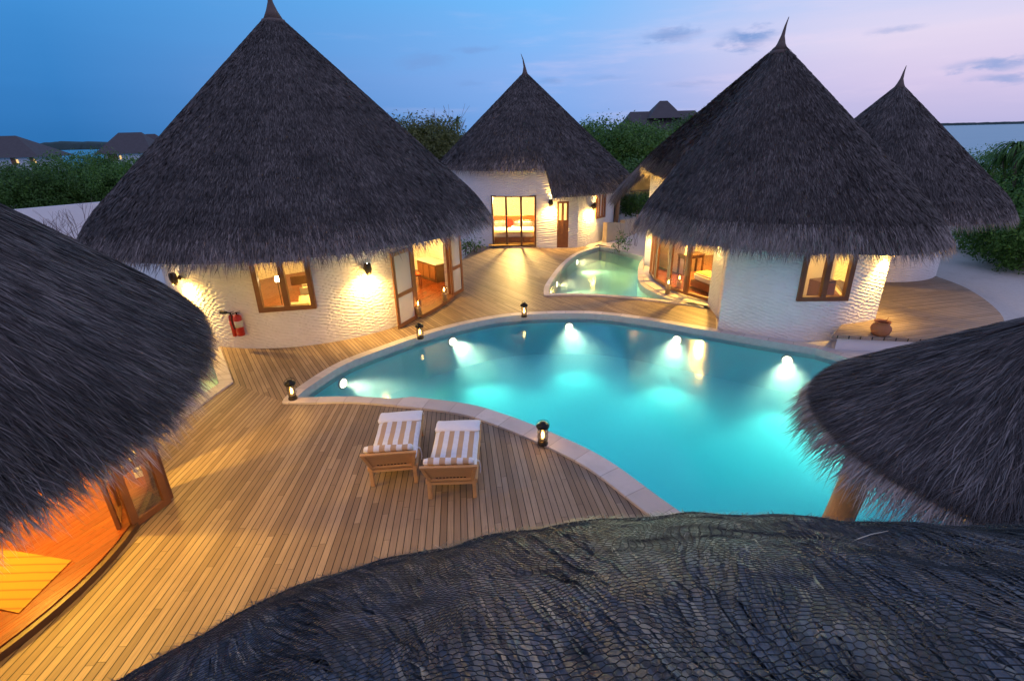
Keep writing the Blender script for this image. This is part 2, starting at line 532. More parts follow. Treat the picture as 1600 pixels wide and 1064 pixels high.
right = nt.ramp(el2, [(0, (.45, .43, .68)), (.04, (.60, .52, .74)), (.08, (.70, .62, .79)), (.12, (.50, .57, .83)), (.16, (.28, .50, .84)), (.25, (.22, .45, .82)), (.45, (.29, .39, .68)), (1, (.32, .38, .66))])
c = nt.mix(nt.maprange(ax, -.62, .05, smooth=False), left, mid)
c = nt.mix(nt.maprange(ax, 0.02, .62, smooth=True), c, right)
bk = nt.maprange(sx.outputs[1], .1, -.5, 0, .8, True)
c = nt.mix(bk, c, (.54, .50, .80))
for (px, py, wx, wy, k) in [(1048, 56, .055, .016, .75), (1165, 62, .050, .020, .95), (660, 98, .055, .016, .45), (742, 78, .045, .007, .45), (1560, 99, .06, .010, .7),
                            (1575, 122, .05, .009, .6), (858, 129, .030, .007, .5), (1395, 48, .04, .006, .4), (735, 131, .03, .006, .3), (1075, 132, .06, .006, .35), (950, 122, .05, .005, .25), (1180, 40, .3, .02, -.0)]:
    d0 = Vector(ray(px, py)).normalized(); hx = Vector((d0.y, -d0.x, 0)).normalized(); hy = hx.cross(d0)
    u = nt.math('DIVIDE', nt.vmath('DOT_PRODUCT', dirv, tuple(hx)).outputs['Value'], wx)
    v = nt.math('DIVIDE', nt.vmath('DOT_PRODUCT', dirv, tuple(hy)).outputs['Value'], wy)
    nn = nt.noise(nt.new('ShaderNodeMapping', {'Vector': dirv, 'Scale': (30, 30, 90)}).outputs[0], 1.0, 4, .6)
    u2 = nt.math('ADD', u, nt.math('MULTIPLY', nt.math('SUBTRACT', nn, .5), 1.4)); v2 = nt.math('ADD', v, nt.math('MULTIPLY', nt.math('SUBTRACT', nn, .5), 2.2))
    rr = nt.math('SQRT', nt.math('ADD', nt.math('POWER', u2, 2), nt.math('POWER', v2, 2)))
    front = nt.math('GREATER_THAN', nt.vmath('DOT_PRODUCT', dirv, tuple(d0)).outputs['Value'], .5)
    f = nt.math('MULTIPLY', nt.math('MULTIPLY', nt.maprange(rr, 1.1, .1, smooth=True), max(k, 0)), front)
    c = nt.mix(f, c, (.16, .29, .60))
pk = nt.noise(nt.new('ShaderNodeMapping', {'Vector': dirv, 'Scale': (4, 4, 30), 'Location': (3, 1, 0)}).outputs[0], 1.0, 5, .6)
pkm = nt.math('MULTIPLY', nt.maprange(pk, .5, .75, smooth=True), nt.maprange(ax, -.5, .6, .0, .40))
c = nt.mix(nt.math('MULTIPLY', pkm, nt.maprange(el, .16, .08)), c, (.78, .63, .80))
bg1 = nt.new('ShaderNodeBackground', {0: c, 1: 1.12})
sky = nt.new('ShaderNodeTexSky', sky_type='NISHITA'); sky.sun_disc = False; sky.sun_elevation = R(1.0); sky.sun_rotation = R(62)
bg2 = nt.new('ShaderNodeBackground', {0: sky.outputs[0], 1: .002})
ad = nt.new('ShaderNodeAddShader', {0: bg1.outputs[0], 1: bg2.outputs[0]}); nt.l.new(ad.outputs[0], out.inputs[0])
sl = bpy.data.lights.new('sun', 'SUN'); sl.energy = .22; sl.angle = R(25); sl.color = (1, .72, .70)
so = bpy.data.objects.new('sun', sl); COL.objects.link(so)
so.rotation_euler = Vector((-math.sin(R(62)), -math.cos(R(62)), -.22)).to_track_quat('-Z', 'Y').to_euler()
SC.view_settings.view_transform = 'Standard'; SC.view_settings.look = 'None'; SC.view_settings.exposure = 0; SC.view_settings.gamma = 1
SC.cycles.use_denoising = True
SC.cycles.max_bounces = 8; SC.cycles.transparent_max_bounces = 24; SC.cycles.volume_bounces = 1
SC.cycles.sample_clamp_indirect = 6.0
SC.cycles.caustics_reflective = False; SC.cycles.caustics_refractive = False


# ------------------------------------------------------------------ outlines
def spline(pts, sub=6, closed=False, corners=()):
    pts = [Vector((p[0], p[1], 0)) for p in pts]; n = len(pts); outp = []
    rngs = range(n if closed else n - 1)
    for i in rngs:
        p1, p2 = pts[i], pts[(i + 1) % n]
        p0 = pts[(i - 1) % n] if (closed or i > 0) else p1
        p3 = pts[(i + 2) % n] if (closed or i < n - 2) else p2
        if i in corners: p0 = p1
        if (i + 1) % n in corners: p3 = p2
        for k in range(sub):
            t = k / sub
            outp.append(.5 * ((2 * p1) + (p2 - p0) * t + (2 * p0 - 5 * p1 + 4 * p2 - p3) * t * t + (3 * p1 - p0 - 3 * p2 + p3) * t ** 3))
    if not closed: outp.append(pts[-1])
    return [(p.x, p.y) for p in outp]


def area2(poly): return sum(poly[i][0] * poly[(i + 1) % len(poly)][1] - poly[(i + 1) % len(poly)][0] * poly[i][1] for i in range(len(poly)))


def inset(poly, w):
    """offset a closed outline inwards; w may be a function of the point"""
    n = len(poly); s = 1 if area2(poly) > 0 else -1; outp = []
    for i in range(n):
        a = Vector(poly[i - 1]); b = Vector(poly[i]); c_ = Vector(poly[(i + 1) % n])
        d1 = (b - a).normalized(); d2 = (c_ - b).normalized()
        n1 = Vector((-d1.y, d1.x)) * s; n2 = Vector((-d2.y, d2.x)) * s
        nn = (n1 + n2); nn = nn.normalized() if nn.length > 1e-6 else n1
        k = max(nn.dot(n1), .5); ww = w(b) if callable(w) else w
        outp.append(tuple(b + nn * ww / k))
    return outp


def inside(p, poly):
    r = False; j = len(poly) - 1
    for i in range(len(poly)):
        xi, yi = poly[i]; xj, yj = poly[j]
        if (yi > p[1]) != (yj > p[1]) and p[0] < (xj - xi) * (p[1] - yi) / (yj - yi) + xi: r = not r
        j = i
    return r


def sheet(name, outer, holes, z, mat, grid=None, zf=None):
    vs = [Vector(p) for p in outer]; es = [(i, (i + 1) % len(outer)) for i in range(len(outer))]
    for h in holes:
        b = len(vs); vs += [Vector(p) for p in h]; es += [(b + i, b + (i + 1) % len(h)) for i in range(len(h))]
    if grid: vs += [Vector(p) for p in grid if inside(p, outer)]
    r = delaunay_2d_cdt(vs, es, [], 0, 1e-5)
    V = [(v.x, v.y, zf(v.x, v.y) if zf else z) for v in r[0]]
    F = []
    for f in r[2]:
        cx = sum(V[i][0] for i in f) / len(f); cy = sum(V[i][1] for i in f) / len(f)
        if inside((cx, cy), outer) and not any(inside((cx, cy), h) for h in holes): F.append(tuple(f))
    mb = MB(); mb.v = V; mb.f = F
    return mb.build(name, mat)


pool_raw = [(-5.22, 10.22), (-5.08, 11.02), (-4.58, 12.28), (-3.65, 13.4), (-2.77, 14.3), (-1.61, 15.18), (-.3, 15.82), (1.08, 16.02), (2.76, 15.9), (4.28, 15.22), (6.06, 14.05),
            (7.0, 13.4), (8.3, 12.62), (8.95, 11.6), (9.7, 10.0), (9.9, 7.8), (9.3, 5.4), (7.6, 3.6), (5.2, 2.9), (3.3, 4.2), (2.45, 5.6), (1.94, 6.4), (1.3, 7.43), (.56, 8.19), (-.43, 9.0), (-1.41, 9.54), (-3.47, 10.04), (-4.91, 10.08)]
POOL_O = spline(pool_raw, 6, True, corners=(12,))


def cw(b):
    if b.y < 10.2 and b.x > -2.7 and b.x < 2.6: return .44
    if b.y < 10.6 and b.x <= -2.7: return .27
    return .26


POOL_I = inset(POOL_O, cw)
sp_raw = [(1.21, 17.85), (1.27, 18.8), (1.5, 19.84), (1.92, 21.4), (2.44, 23.0), (3.3, 24.9), (4.63, 26.45), (5.45, 25.5), (6.5, 23.6), (5.95, 22.2), (5.5, 20.6), (5.22, 19.04), (5.45, 17.8), (5.85, 16.95), (6.72, 15.98), (5.6, 16.6), (4.15, 17.3), (2.6, 17.76)]
SP_O = spline(sp_raw, 4, True, corners=(0, 6, 8, 14))
SP_I = inset(SP_O, .2)
ep_raw = [(-6.86, 11.25), (-7.28, 8.3), (-8.2, 9.3), (-9.6, 9.75), (-11.2, 9.9), (-11.2, 13.2), (-8.35, 13.5)]
EP_O = ep_raw; EP_I = inset(EP_O, .3)


def build_pool(prefix, O, I, water_z, depth, basin, water, ctop=.045):
    mb = MB(); n = len(O)
    vs = [(p[0], p[1], 0.0 - .12) for p in O] + [(p[0], p[1], ctop) for p in O] + [(p[0], p[1], ctop) for p in I]
    fs = []
    for i in range(n):
        j = (i + 1) % n
        fs += [(i, j, n + j, n + i), (n + i, n + j, 2 * n + j, 2 * n + i)]
    mb.add(vs, fs); al = [0.0]
    for i in range(1, n): al.append(al[-1] + (Vector(O[i]) - Vector(O[i - 1])).length)
    mb.uv = [(al[i], k) for k in range(3) for i in range(n)]
    co = mb.build(prefix + 'coping', M_COPEJ); tag(co, kind='structure')
    mb = MB(); vs = [(p[0], p[1], ctop) for p in I] + [(p[0], p[1], water_z - .12) for p in I]
    mb.add(vs, [(i, (i + 1) % n, n + (i + 1) % n, n + i) for i in range(n)]); o = mb.build(prefix + 'edge', M_COPEIN); tag(o, kind='structure')
    I2 = inset(I, -.004)
    mb = MB(); vs = [(p[0], p[1], water_z - .118) for p in I2] + [(p[0], p[1], -depth) for p in I2]
    mb.add(vs, [(i, (i + 1) % n, n + (i + 1) % n, n + i) for i in range(n)] + [tuple(range(n, 2 * n))]); o = mb.build(prefix + 'basin', basin); tag(o, kind='structure')
    I3 = inset(I, -.05)
    mb = MB(); mb.prism(I3, -depth - .1, water_z); o = mb.build(prefix + 'water', water); tag(o, kind='structure')


build_pool('pool_', POOL_O, POOL_I, -.15, 1.4, M_BASIN, M_WATER)
build_pool('plunge_pool_', SP_O, SP_I, -.08, .7, M_BASIN2, M_WATER2)
build_pool('side_pool_', EP_O, EP_I, -.10, .7, M_BASIN2, M_WATER2)

# decks: two board directions mitred at the seam between the pool tip and the side pool
far = POOL_O[1:61]      # from the tip along the far side to the round hut
tipi = 0
front = [p for p in POOL_O[114:]]
seam_a, seam_b = (-6.86, 11.25), (-5.22, 10.22)
sp_left = SP_O[0:25]; sp_front = SP_O[56:]
deck_u = [seam_a] + POOL_O[0:61] + [(6.75, 15.9)] + sp_front + sp_left + [(4.7, 28.0), (-1.5, 29.0), (-2.3, 24.1), (-2.2, 20.7), (-4.5, 19.5), (-9.5, 16.5), (-8.9, 14.2), (-8.35, 13.5)]
deck_f = [(-5.22, 10.22)] + POOL_O[:0:-1][:54] + [(2.6, 2.0), (-3, 1.2), (-8, 2.2), (-10, 6), (-8.2, 9.2), (-7.28, 8.3), (-6.86, 11.25)]
o = sheet('deck', deck_u, [], 0.0, M_DECK2); tag(o, kind='structure')
o = sheet('deck', deck_f, [], 0.0, M_DECK1); tag(o, kind='structure')

rd = [(8.45, 12.42)] + [(11.0, 11.9)] + spline([(11.16, 11.95), (12.4, 12.2), (13.3, 12.8), (13.95, 13.55), (14.5, 14.5), (14.95, 15.5), (15.3, 16.6), (15.4, 17.9)], 4) + [(13.4, 18.5), (11.5, 17.5), (10.5, 14.6)]
mb = MB().prism(rd, .33, .42); o = mb.build('raised_deck', M_DECK3); tag(o, kind='structure')
rdi = inset(rd, .1)
mb = MB().prism(rdi, -.3, .328); o = mb.build('raised_deck_plinth', M_RENDER); tag(o, kind='structure')
mb = MB().prism([(8.32, 12.6), (8.6, 12.35), (11.2, 11.8), (12.6, 11.9), (12.4, 10.2), (10.0, 9.6), (9.0, 11.55)], -.3, .03); o = mb.build('pool_terrace', M_COPE); tag(o, kind='structure')


def gz_(x, y):
    h = -.06
    if x > 10: h += .10 * math.sin(x * .33 + 1) * math.sin(y * .21) + .05
    d = math.hypot(x, y - 15)
    if d > 70: h -= min((d - 70) / 25, 1.0) * 2.6
    if 24 < y < 40 and 4.2 < x < 12: h += .35 * min((y - 24) / 5, 1)
    return h


isl = [(95 * math.cos(a) * (1 + .06 * math.sin(3 * a)), 15 + 88 * math.sin(a) * (1 + .05 * math.cos(4 * a))) for a in np.linspace(0, 2 * PI, 72, endpoint=False)]
gr = [(x + .3 * random.random(), y + .3 * random.random()) for x in range(-94, 96, 6) for y in range(-72, 104, 6)] + [(x, y) for x in np.arange(10, 34, 1.5) for y in np.arange(5, 42, 1.5)]
o = sheet('ground', isl, [inset(POOL_O, .03), inset(SP_O, .03), inset(EP_O, .03)], -.06, M_SAND, gr, gz_); tag(o, kind='structure')
mb = MB(); ring = [(6500 * math.cos(a), 6500 * math.sin(a), -1.9) for a in np.linspace(0, 2 * PI, 96, endpoint=False)]
mb.add(ring, [tuple(range(96))]); o = mb.build('sea', M_SEA); tag(o, kind='structure')

# ------------------------------------------------------------------ thatched round huts


class Roof:
    def __init__(s, c, za, re, ze, h=.42, droop=.2):
        """re, ze: number or table [(azimuth deg, value)...]"""
        s.c = c; s.za = za; s.h = h; s.dr = droop
        s.tab = []
        for q in (re, ze):
            if hasattr(q, '__len__'):
                a = np.array([R(k) for k, _ in q]); v = np.array([k for _, k in q]); o_ = np.argsort(a); a = a[o_]; v = v[o_]
                s.tab.append((np.concatenate([a - 2 * PI, a, a + 2 * PI]), np.concatenate([v, v, v])))
            else: s.tab.append((np.array([-10., 10.]), np.array([q, q], float)))

    def re(s, az): return np.interp((az + PI) % (2 * PI) - PI, *s.tab[0])
    def ze(s, az): return np.interp((az + PI) % (2 * PI) - PI, *s.tab[1])

    def S(s, t, az):
        r = s.re(az) * t; e = np.clip((t - .88) / .12, 0, 1) ** 2
        z = s.za - (s.za - s.ze(az) - s.h) * t - e * s.dr
        r = r - .04 * e
        return np.stack([s.c[0] + r * np.cos(az), s.c[1] + r * np.sin(az), z], -1)

    def z_at(s, r, az): return s.za - (s.za - s.ze(az) - s.h) * r / s.re(az)


def unit(v): return v / np.maximum(np.linalg.norm(v, axis=-1, keepdims=True), 1e-9)


def strands(roof, n, L, w, lift, fr_n, fr_L, fr_w, azr=None, tk=9.0, amin=0.0, seed=0, tmax=1.0, jit=.10, tint=0.0):
    g = np.random.default_rng(seed)
    az0, az1 = azr if azr else (-PI, PI)
    rmax = roof.tab[0][1].max()
    az = g.uniform(az0, az1, n); keep = g.random(n) < (roof.re(az) / rmax) ** 2; az = az[keep]
    t = np.sqrt(g.uniform(.0004, tmax ** 2, len(az)))
    Ls = g.uniform(L * .6, L * 1.25, len(az)); ws = g.uniform(w * .6, w * 1.3, len(az)); fr = np.zeros(len(az))
    azf = g.uniform(az0, az1, fr_n); tf = g.uniform(.93, 1.0, fr_n)
    Lf = g.uniform(fr_L * .6, fr_L * 1.2, fr_n); wf = g.uniform(fr_w * .6, fr_w * 1.3, fr_n)
    az = np.concatenate([az, azf]); t = np.concatenate([t, tf]); Ls = np.concatenate([Ls, Lf]); ws = np.concatenate([ws, wf]); fr = np.concatenate([fr, np.ones(fr_n)])
    N = len(az)
    p0 = roof.S(t, az); tang = np.stack([-np.sin(az), np.cos(az), np.zeros(N)], -1)
    D = unit(roof.S(np.minimum(t, .87) + .02, az) - roof.S(np.minimum(t, .87), az))
    nrm = unit(np.cross(tang, D)); nrm *= np.sign(nrm[:, 2:3] + 1e-9)
    down = np.array([0, 0, -1.0])
    j = g.normal(0, jit, N)[:, None]; lf = (g.random(N) * lift)[:, None]
    frc = fr[:, None]
    Ls = np.where(fr > 0, Ls, np.minimum(Ls, (1.06 - t) * roof.re(az) * 1.3 + .06))
    Lc = Ls[:, None]
    swirl = np.sin(az * 37 + seed) * .5 + np.sin(az * 91 + 1.3 * seed) * .5
    K = np.round(roof.re(az) * tk); tuft = np.round(az * K) / K - az
    tuft = np.where(fr > 0, np.clip(tuft * roof.re(az) / np.maximum(Ls, .05), -.6, .6) * .75, 0)[:, None]
    D1 = unit(D * (1 - .25 * frc) + down * (.25 * frc) + tang * j + nrm * lf)
    bend = g.uniform(.35, 1.25, N)[:, None]
    D2 = unit(D * (1 - .5 * frc * bend) + down * (.6 * frc * bend) + tang * (j * 2.2 + g.normal(0, jit * 1.6, N)[:, None] + frc * swirl[:, None] * .10 + tuft) + nrm * (lf * .5))
    off = nrm * (g.random(N) * .03 + .004)[:, None]
    a = p0 + off; m = a + D1 * Lc * .55; e = m + D2 * Lc * .45
    side = unit(tang + nrm * g.normal(0, .7, N)[:, None]) * (ws / 2)[:, None]
    V = np.stack([a - side, a + side, m + side * .9, m - side * .9, e], 1).reshape(-1, 3)
    b = np.arange(N)[:, None] * 5
    Q = b + np.array([0, 1, 2, 3]); T = b + np.array([3, 2, 4])
    rv = np.where(fr > 0, .70 + .30 * g.random(N), .68 * g.random(N)); cs_ = (t * roof.re(az) / .42 + .12 * np.sin(az * 23) + .1 * np.sin(az * 61 + 1)) % 1.0; rv = rv - np.where((fr == 0) & (cs_ < .16), .16, 0); rv = np.clip(rv - .12 * fr * (g.random(N) < .3), 0, 1)
    return V, Q, T, np.repeat(rv, 5)


def roof_base(roof, azr=None, nt_=26, na=180, thick=.16, skip=()):
    full = azr is None
    brk = [a for a in roof.tab[0][0] if -PI <= a <= PI]
    az = np.linspace(-PI, PI, na + 1)[:-1] if full else np.linspace(azr[0], azr[1], na)
    az = np.unique(np.concatenate([az, [a for a in brk if (full or azr[0] < a < azr[1])]]))
    t = np.concatenate([np.linspace(.012, .88, nt_), np.linspace(.9, 1.0, 6)])
    T, A = np.meshgrid(t, az, indexing='ij')
    Pt = roof.S(T.ravel(), A.ravel())
    Pb = Pt.copy(); Pb[:, 2] -= thick
    V = np.concatenate([Pt, Pb]); n = len(az); m = len(t); K = n * m
    i, j = np.meshgrid(np.arange(m - 1), np.arange(n if full else n - 1), indexing='ij'); i = i.ravel(); j = j.ravel(); j2 = (j + 1) % n
    for sk in skip:
        k_ = ~((az[j] < sk) & (az[j2] > sk)); i = i[k_]; j = j[k_]; j2 = j2[k_]
    top = np.stack([i * n + j, (i + 1) * n + j, (i + 1) * n + j2, i * n + j2], 1)
    bot = top[:, ::-1] + K
    jj = np.arange(n if full else n - 1); j2 = (jj + 1) % n
    rim = np.stack([(m - 1) * n + jj, K + (m - 1) * n + jj, K + (m - 1) * n + j2, (m - 1) * n + j2], 1)
    cap = np.stack([jj, j2, K + j2, K + jj], 1)
    return V, np.concatenate([top, bot, rim, cap]), rngv(K * 2)


def rngv(n): return rng.uniform(.05, .45, n)


def cut_fringe(roof, az, t0, n, L, w, sgn, seed=0):
    """thatch ends hanging along a radial cut in the roof"""
    g = np.random.default_rng(seed); a = az + g.uniform(-.02, .0, n) * sgn; t = g.uniform(t0, 1.0, n)
    p = roof.S(t, a); rad = np.stack([np.cos(a), np.sin(a), np.zeros(n)], -1); tg = np.stack([-np.sin(a), np.cos(a), np.zeros(n)], -1) * sgn
    Lx = (g.uniform(.5, 1.2, n) * L)[:, None]; wx = (g.uniform(.6, 1.3, n) * w / 2)[:, None]
    d = unit(tg * .45 + rad * g.uniform(.1, .6, n)[:, None] + np.array([0, 0, -.75]) + g.normal(0, .1, (n, 3))); s_ = unit(np.cross(d, tg)) * wx
    m = p + d * Lx * .5; e = m + unit(d + np.array([0, 0, -.4])) * Lx * .5
    V = np.stack([p - s_, p + s_, m + s_, m - s_, e], 1).reshape(-1, 3); b = np.arange(n)[:, None] * 5
    return V, b + np.arange(4), b + np.array([3, 2, 4]), np.repeat(np.clip(g.random(n) * .7 + .3, 0, 1), 5)


def make_roof(root, roof, mat, spec, name='roof', frmat=None, skip=(), cuts=()):
    V, Q, A = roof_base(roof, skip=skip)
    V2, Q2, T2, A2 = strands(roof, **spec)
    for cu in cuts:
        a, b_, c_, d_ = cut_fringe(roof, **cu); k = len(V2)
        V2 = np.concatenate([V2, a]); Q2 = np.concatenate([Q2, b_ + k]); T2 = np.concatenate([T2, c_ + k]); A2 = np.concatenate([A2, d_])
    b = len(V)
    return mesh_np(name, np.concatenate([V, V2]), np.concatenate([Q, Q2 + b]), T2 + b, mat, root, np.concatenate([A, A2]))


def finial(roofobj, c, z, h, lean, s=1.0):
    mb = MB()
    pts = [(c[0], c[1], z - .18 * s), (c[0], c[1], z + .08 * s), (c[0] + lean * .1, c[1], z + h * .35), (c[0] + lean * .45, c[1], z + h * .7), (c[0] + lean, c[1], z + h)]
    mb.tube(pts, [.30 * s, .16 * s, .075 * s, .04 * s, .012 * s], 10)
    mb.tube([(c[0], c[1], z - .32 * s), (c[0], c[1], z - .16 * s)], [.40 * s, .33 * s], 12)
    return mb.build('finial', M_FINIAL, roofobj, True)


def arc_wall(root, c, rad, a0, a1, ztop, opens=(), thick=.2, mat=None, z0=-.25, name='wall', steps=None):
    """curved plastered wall with real openings; opens = [(a0, a1, z0, z1)]"""
    rf = rad if callable(rad) else (lambda a: rad)
    zt = ztop if callable(ztop) else (lambda a: ztop)
    n = max(4, int(abs(a1 - a0) / R(2.5)))
    az = sorted(set(list(np.linspace(a0, a1, n + 1)) + [k for o_ in opens for k in o_[:2]]))
    az = [a for i, a in enumerate(az) if i == 0 or a - az[i - 1] > 1e-4]
    zs = sorted(set([z0, .9] + [k for o_ in opens for k in o_[2:]]))
    rows = zs + [None]
    mb = MB(); mb.uv = []; na = len(az); nz = len(rows)
    for side in (0, 1):
        for z in rows:
            for a in az:
                r = rf(a) - side * thick; zz = zt(a) if z is None else z
                mb.v.append((c[0] + r * math.cos(a), c[1] + r * math.sin(a), zz)); mb.uv.append((a * rf(a), zz))
    K = na * nz

    def solid(i, j):
        if i < 0 or j < 0 or i >= na - 1 or j >= nz - 1: return False
        am = (az[i] + az[i + 1]) / 2; z1 = zt(am) if rows[j + 1] is None else rows[j + 1]; zm = (rows[j] + z1) / 2
        return not any(o_[0] < am < o_[1] and o_[2] < zm < o_[3] for o_ in opens)
    for i in range(na - 1):
        for j in range(nz - 1):
            if not solid(i, j): continue
            q = (j * na + i, j * na + i + 1, (j + 1) * na + i + 1, (j + 1) * na + i)
            mb.f.append(q); mb.f.append(tuple(k + K for k in q[::-1]))
            for (di, dj, e) in ((-1, 0, (0, 3)), (1, 0, (1, 2)), (0, -1, (0, 1)), (0, 1, (3, 2))):
                if not solid(i + di, j + dj): mb.f.append((q[e[0]], q[e[1]], q[e[1]] + K, q[e[0]] + K))
    return mb.build(name, mat or M_PLASTER, root)


def cyl(c, r, a, z): return Vector((c[0] + r * math.cos(a), c[1] + r * math.sin(a), z))


def framed(parent, quad, fw, fd, mat, name, mull=1, rails=(), pane=True, panemat=None, outn=None):
    """joinery in a quad [bl, br, tr, tl]: frame with mullions and rails, glass as a sub-part"""
    bl, br, tr, tl = [Vector(q) for q in quad]; n = (br - bl).cross(tl - bl).normalized()
    mb = MB()
    x = (br - bl).normalized()
    mb.beam(bl + x * fw / 2, tl + x * fw / 2, fd, fw, x); mb.beam(br - x * fw / 2, tr - x * fw / 2, fd, fw, x)
    up = (tl - bl).normalized()
    mb.beam(bl + x * fw + up * fw / 2, br - x * fw + up * fw / 2, fd, fw, up); mb.beam(tl + x * fw - up * fw / 2, tr - x * fw - up * fw / 2, fd, fw, up)
    for k in range(1, mull):
        f = k / mull; a = bl.lerp(br, f) + up * fw; b = tl.lerp(tr, f) - up * fw; mb.beam(a, b, fd * .9, fw * 1.15, x)
    for f in rails:
        a = bl.lerp(tl, f) + x * fw; b = br.lerp(tr, f) - x * fw; mb.beam(a, b, fd * .85, fw, up)
    o_ = mb.build(name, mat, parent)
    if pane:
        p = MB(); i = fw * .8; d = n * .003
        q = [bl + x * i + up * i, br - x * i + up * i, tr - x * i - up * i, tl + x * i - up * i]
        p.add([k - d for k in q] + [k + d for k in q], [(3, 2, 1, 0), (4, 5, 6, 7), (0, 1, 5, 4), (1, 2, 6, 5), (2, 3, 7, 6), (3, 0, 4, 7)])
        p.build('pane', panemat or M_GLASS, o_)
    return o_


def disc_floor(root, c, r, z, mat, name='floor', a0=0, a1=2 * PI, th=.14):
    poly = [(c[0] + r * math.cos(a), c[1] + r * math.sin(a)) for a in np.linspace(a0, a1, 64, endpoint=abs(a1 - a0) < 6.2)]
    return MB().prism(poly, z - th, z).build(name, mat, root)


# ---- hut A: the big hut on the left
CA = (-6.97, 17.9); RA = 4.53
hutA = thing('thatched_hut', 'large white round hut with tallest cone roof, open glazed doors and a small window', 'hut', (CA[0], CA[1], 0))
rA = Roof(CA, 9.09, 6.22, 2.80)
roA = make_roof(hutA, rA, M_TH, dict(n=330000, L=.17, w=.0135, lift=.10, fr_n=26000, fr_L=.56, fr_w=.014, seed=1))
finial(roA, CA, 9.02, .85, .03, 1.0)
w0 = PC(CA, RA, 406, 488); w1 = PC(CA, RA, 495, 481); wt = PC(CA, RA, 440, 418)
d0 = R(-28.4); d1 = R(2.7)


def rwA(a):
    return float(np.interp(math.degrees(a), [-180, -45, -28, -15, 3, 10, 40, 90, 180], [4.53, 4.42, 4.45, 4.52, 4.78, 5.0, 5.2, 5.0, 4.53]))



WZ0, WZ1 = (w0[1] + w1[1]) / 2, (w0[1] + w1[1]) / 2 + 1.5
arc_wall(hutA, CA, rwA, -PI, PI, lambda a: float(rA.z_at(rwA(a), a)) - .05, [(w0[0], w1[0], WZ0, WZ1), (d0, d1, .07, 2.45)])
MB().prism([(CA[0] + (rwA(a) - .19) * math.cos(a), CA[1] + (rwA(a) - .19) * math.sin(a)) for a in np.linspace(-PI, PI, 96, endpoint=False)], -.04, .1).build('floor', M_FLOOR, hutA)
MB().add(*((lambda pts: ([(p[0], p[1], .0) for p in pts[0]] + [(p[0], p[1], .0) for p in pts[1]] + [(p[0], p[1], .105) for p in pts[0]] + [(p[0], p[1], .105) for p in pts[1]],
          [(i, i + 1, 12 + i + 1, 12 + i) for i in range(11)] + [(24 + i, 24 + i + 1, 36 + i + 1, 36 + i) for i in range(11)] + [(12 + i, 12 + i + 1, 36 + i + 1, 36 + i) for i in range(11)]))
         (([(CA[0] + (rwA(a) - .2) * math.cos(a), CA[1] + (rwA(a) - .2) * math.sin(a)) for a in np.linspace(d0, d1, 12)], [(CA[0] + (rwA(a) + .12) * math.cos(a), CA[1] + (rwA(a) + .12) * math.sin(a)) for a in np.linspace(d0, d1, 12)])))).build('door_sill', M_WOOD, hutA)
q = [cyl(CA, RA - .0, w0[0], WZ0), cyl(CA, RA - .0, w1[0], WZ0), cyl(CA, RA - .0, w1[0], WZ1), cyl(CA, RA - .0, w0[0], WZ1)]
framed(hutA, q, .13, .16, M_WOOD, 'window', mull=2)
# door leaves folded back along the wall
for (xa, ya, xb, yb) in ((623, 514, 652, 497), (707, 464, 724, 454)):
    a = P(xa, ya, .02); b = P(xb, yb, .02); up = Vector((0, 0, 2.35))
    framed(hutA, [a, b, b + up, a + up], .12, .05, M_WOOD, 'door', rails=(.43,), panemat=M_FROST)
for a in (d0, d1):
    MB().beam(cyl(CA, rwA(a) - .05, a, .1), cyl(CA, rwA(a) - .05, a, 2.45), .14, .10, (math.cos(a), math.sin(a), 0)).build('door_post', M_WOOD, hutA)
point('room_light', (CA[0] + .3, CA[1] - .6, 2.5), 900, AMBER, .15, hutA)
point('room_light', (CA[0] + 2.4, CA[1] + 1.2, 2.2), 500, WARM, .12, hutA)

# ---- hut B: far hut with bed window
CB = (1.04, 31.0)
hutB = thing('thatched_hut', 'farthest white hut with a lit bedroom window and panelled door under a stepped roof', 'hut', (CB[0], CB[1], 0))
cutA = -80.4
tc_ = .79
rb = lambda t: 8.63 - (8.63 - 2.6 - .42) * t - .42 + .2 * 0
rB = Roof(CB, 8.63, [(-179, 6.2), (-171, 6.2), (-170.9, 6.2 * tc_), (cutA - .05, 6.2 * tc_), (cutA + .05, 6.2), (179, 6.2)],
          [(-179, 2.6), (-171, 2.6), (-170.9, rb(tc_)), (cutA - .05, rb(tc_)), (cutA + .05, 2.6), (179, 2.6)])
roB = make_roof(hutB, rB, M_TH, dict(n=130000, L=.24, w=.022, lift=.10, fr_n=9000, fr_L=.5, fr_w=.02, seed=2))
finial(roB, CB, 8.55, .95, -.2, .8)


def rwB(a):
    d = math.degrees(a)
    return float(np.interp(d, [-180, -150, -86, -72, -62, -48, 0, 180], [4.3, 4.5, 4.5, 5.05, 5.35, 5.4, 5.0, 4.6]))


def onB(x, y, z=0.0):
    p = P(x, y, z); return math.atan2(p.y - CB[1], p.x - CB[0])


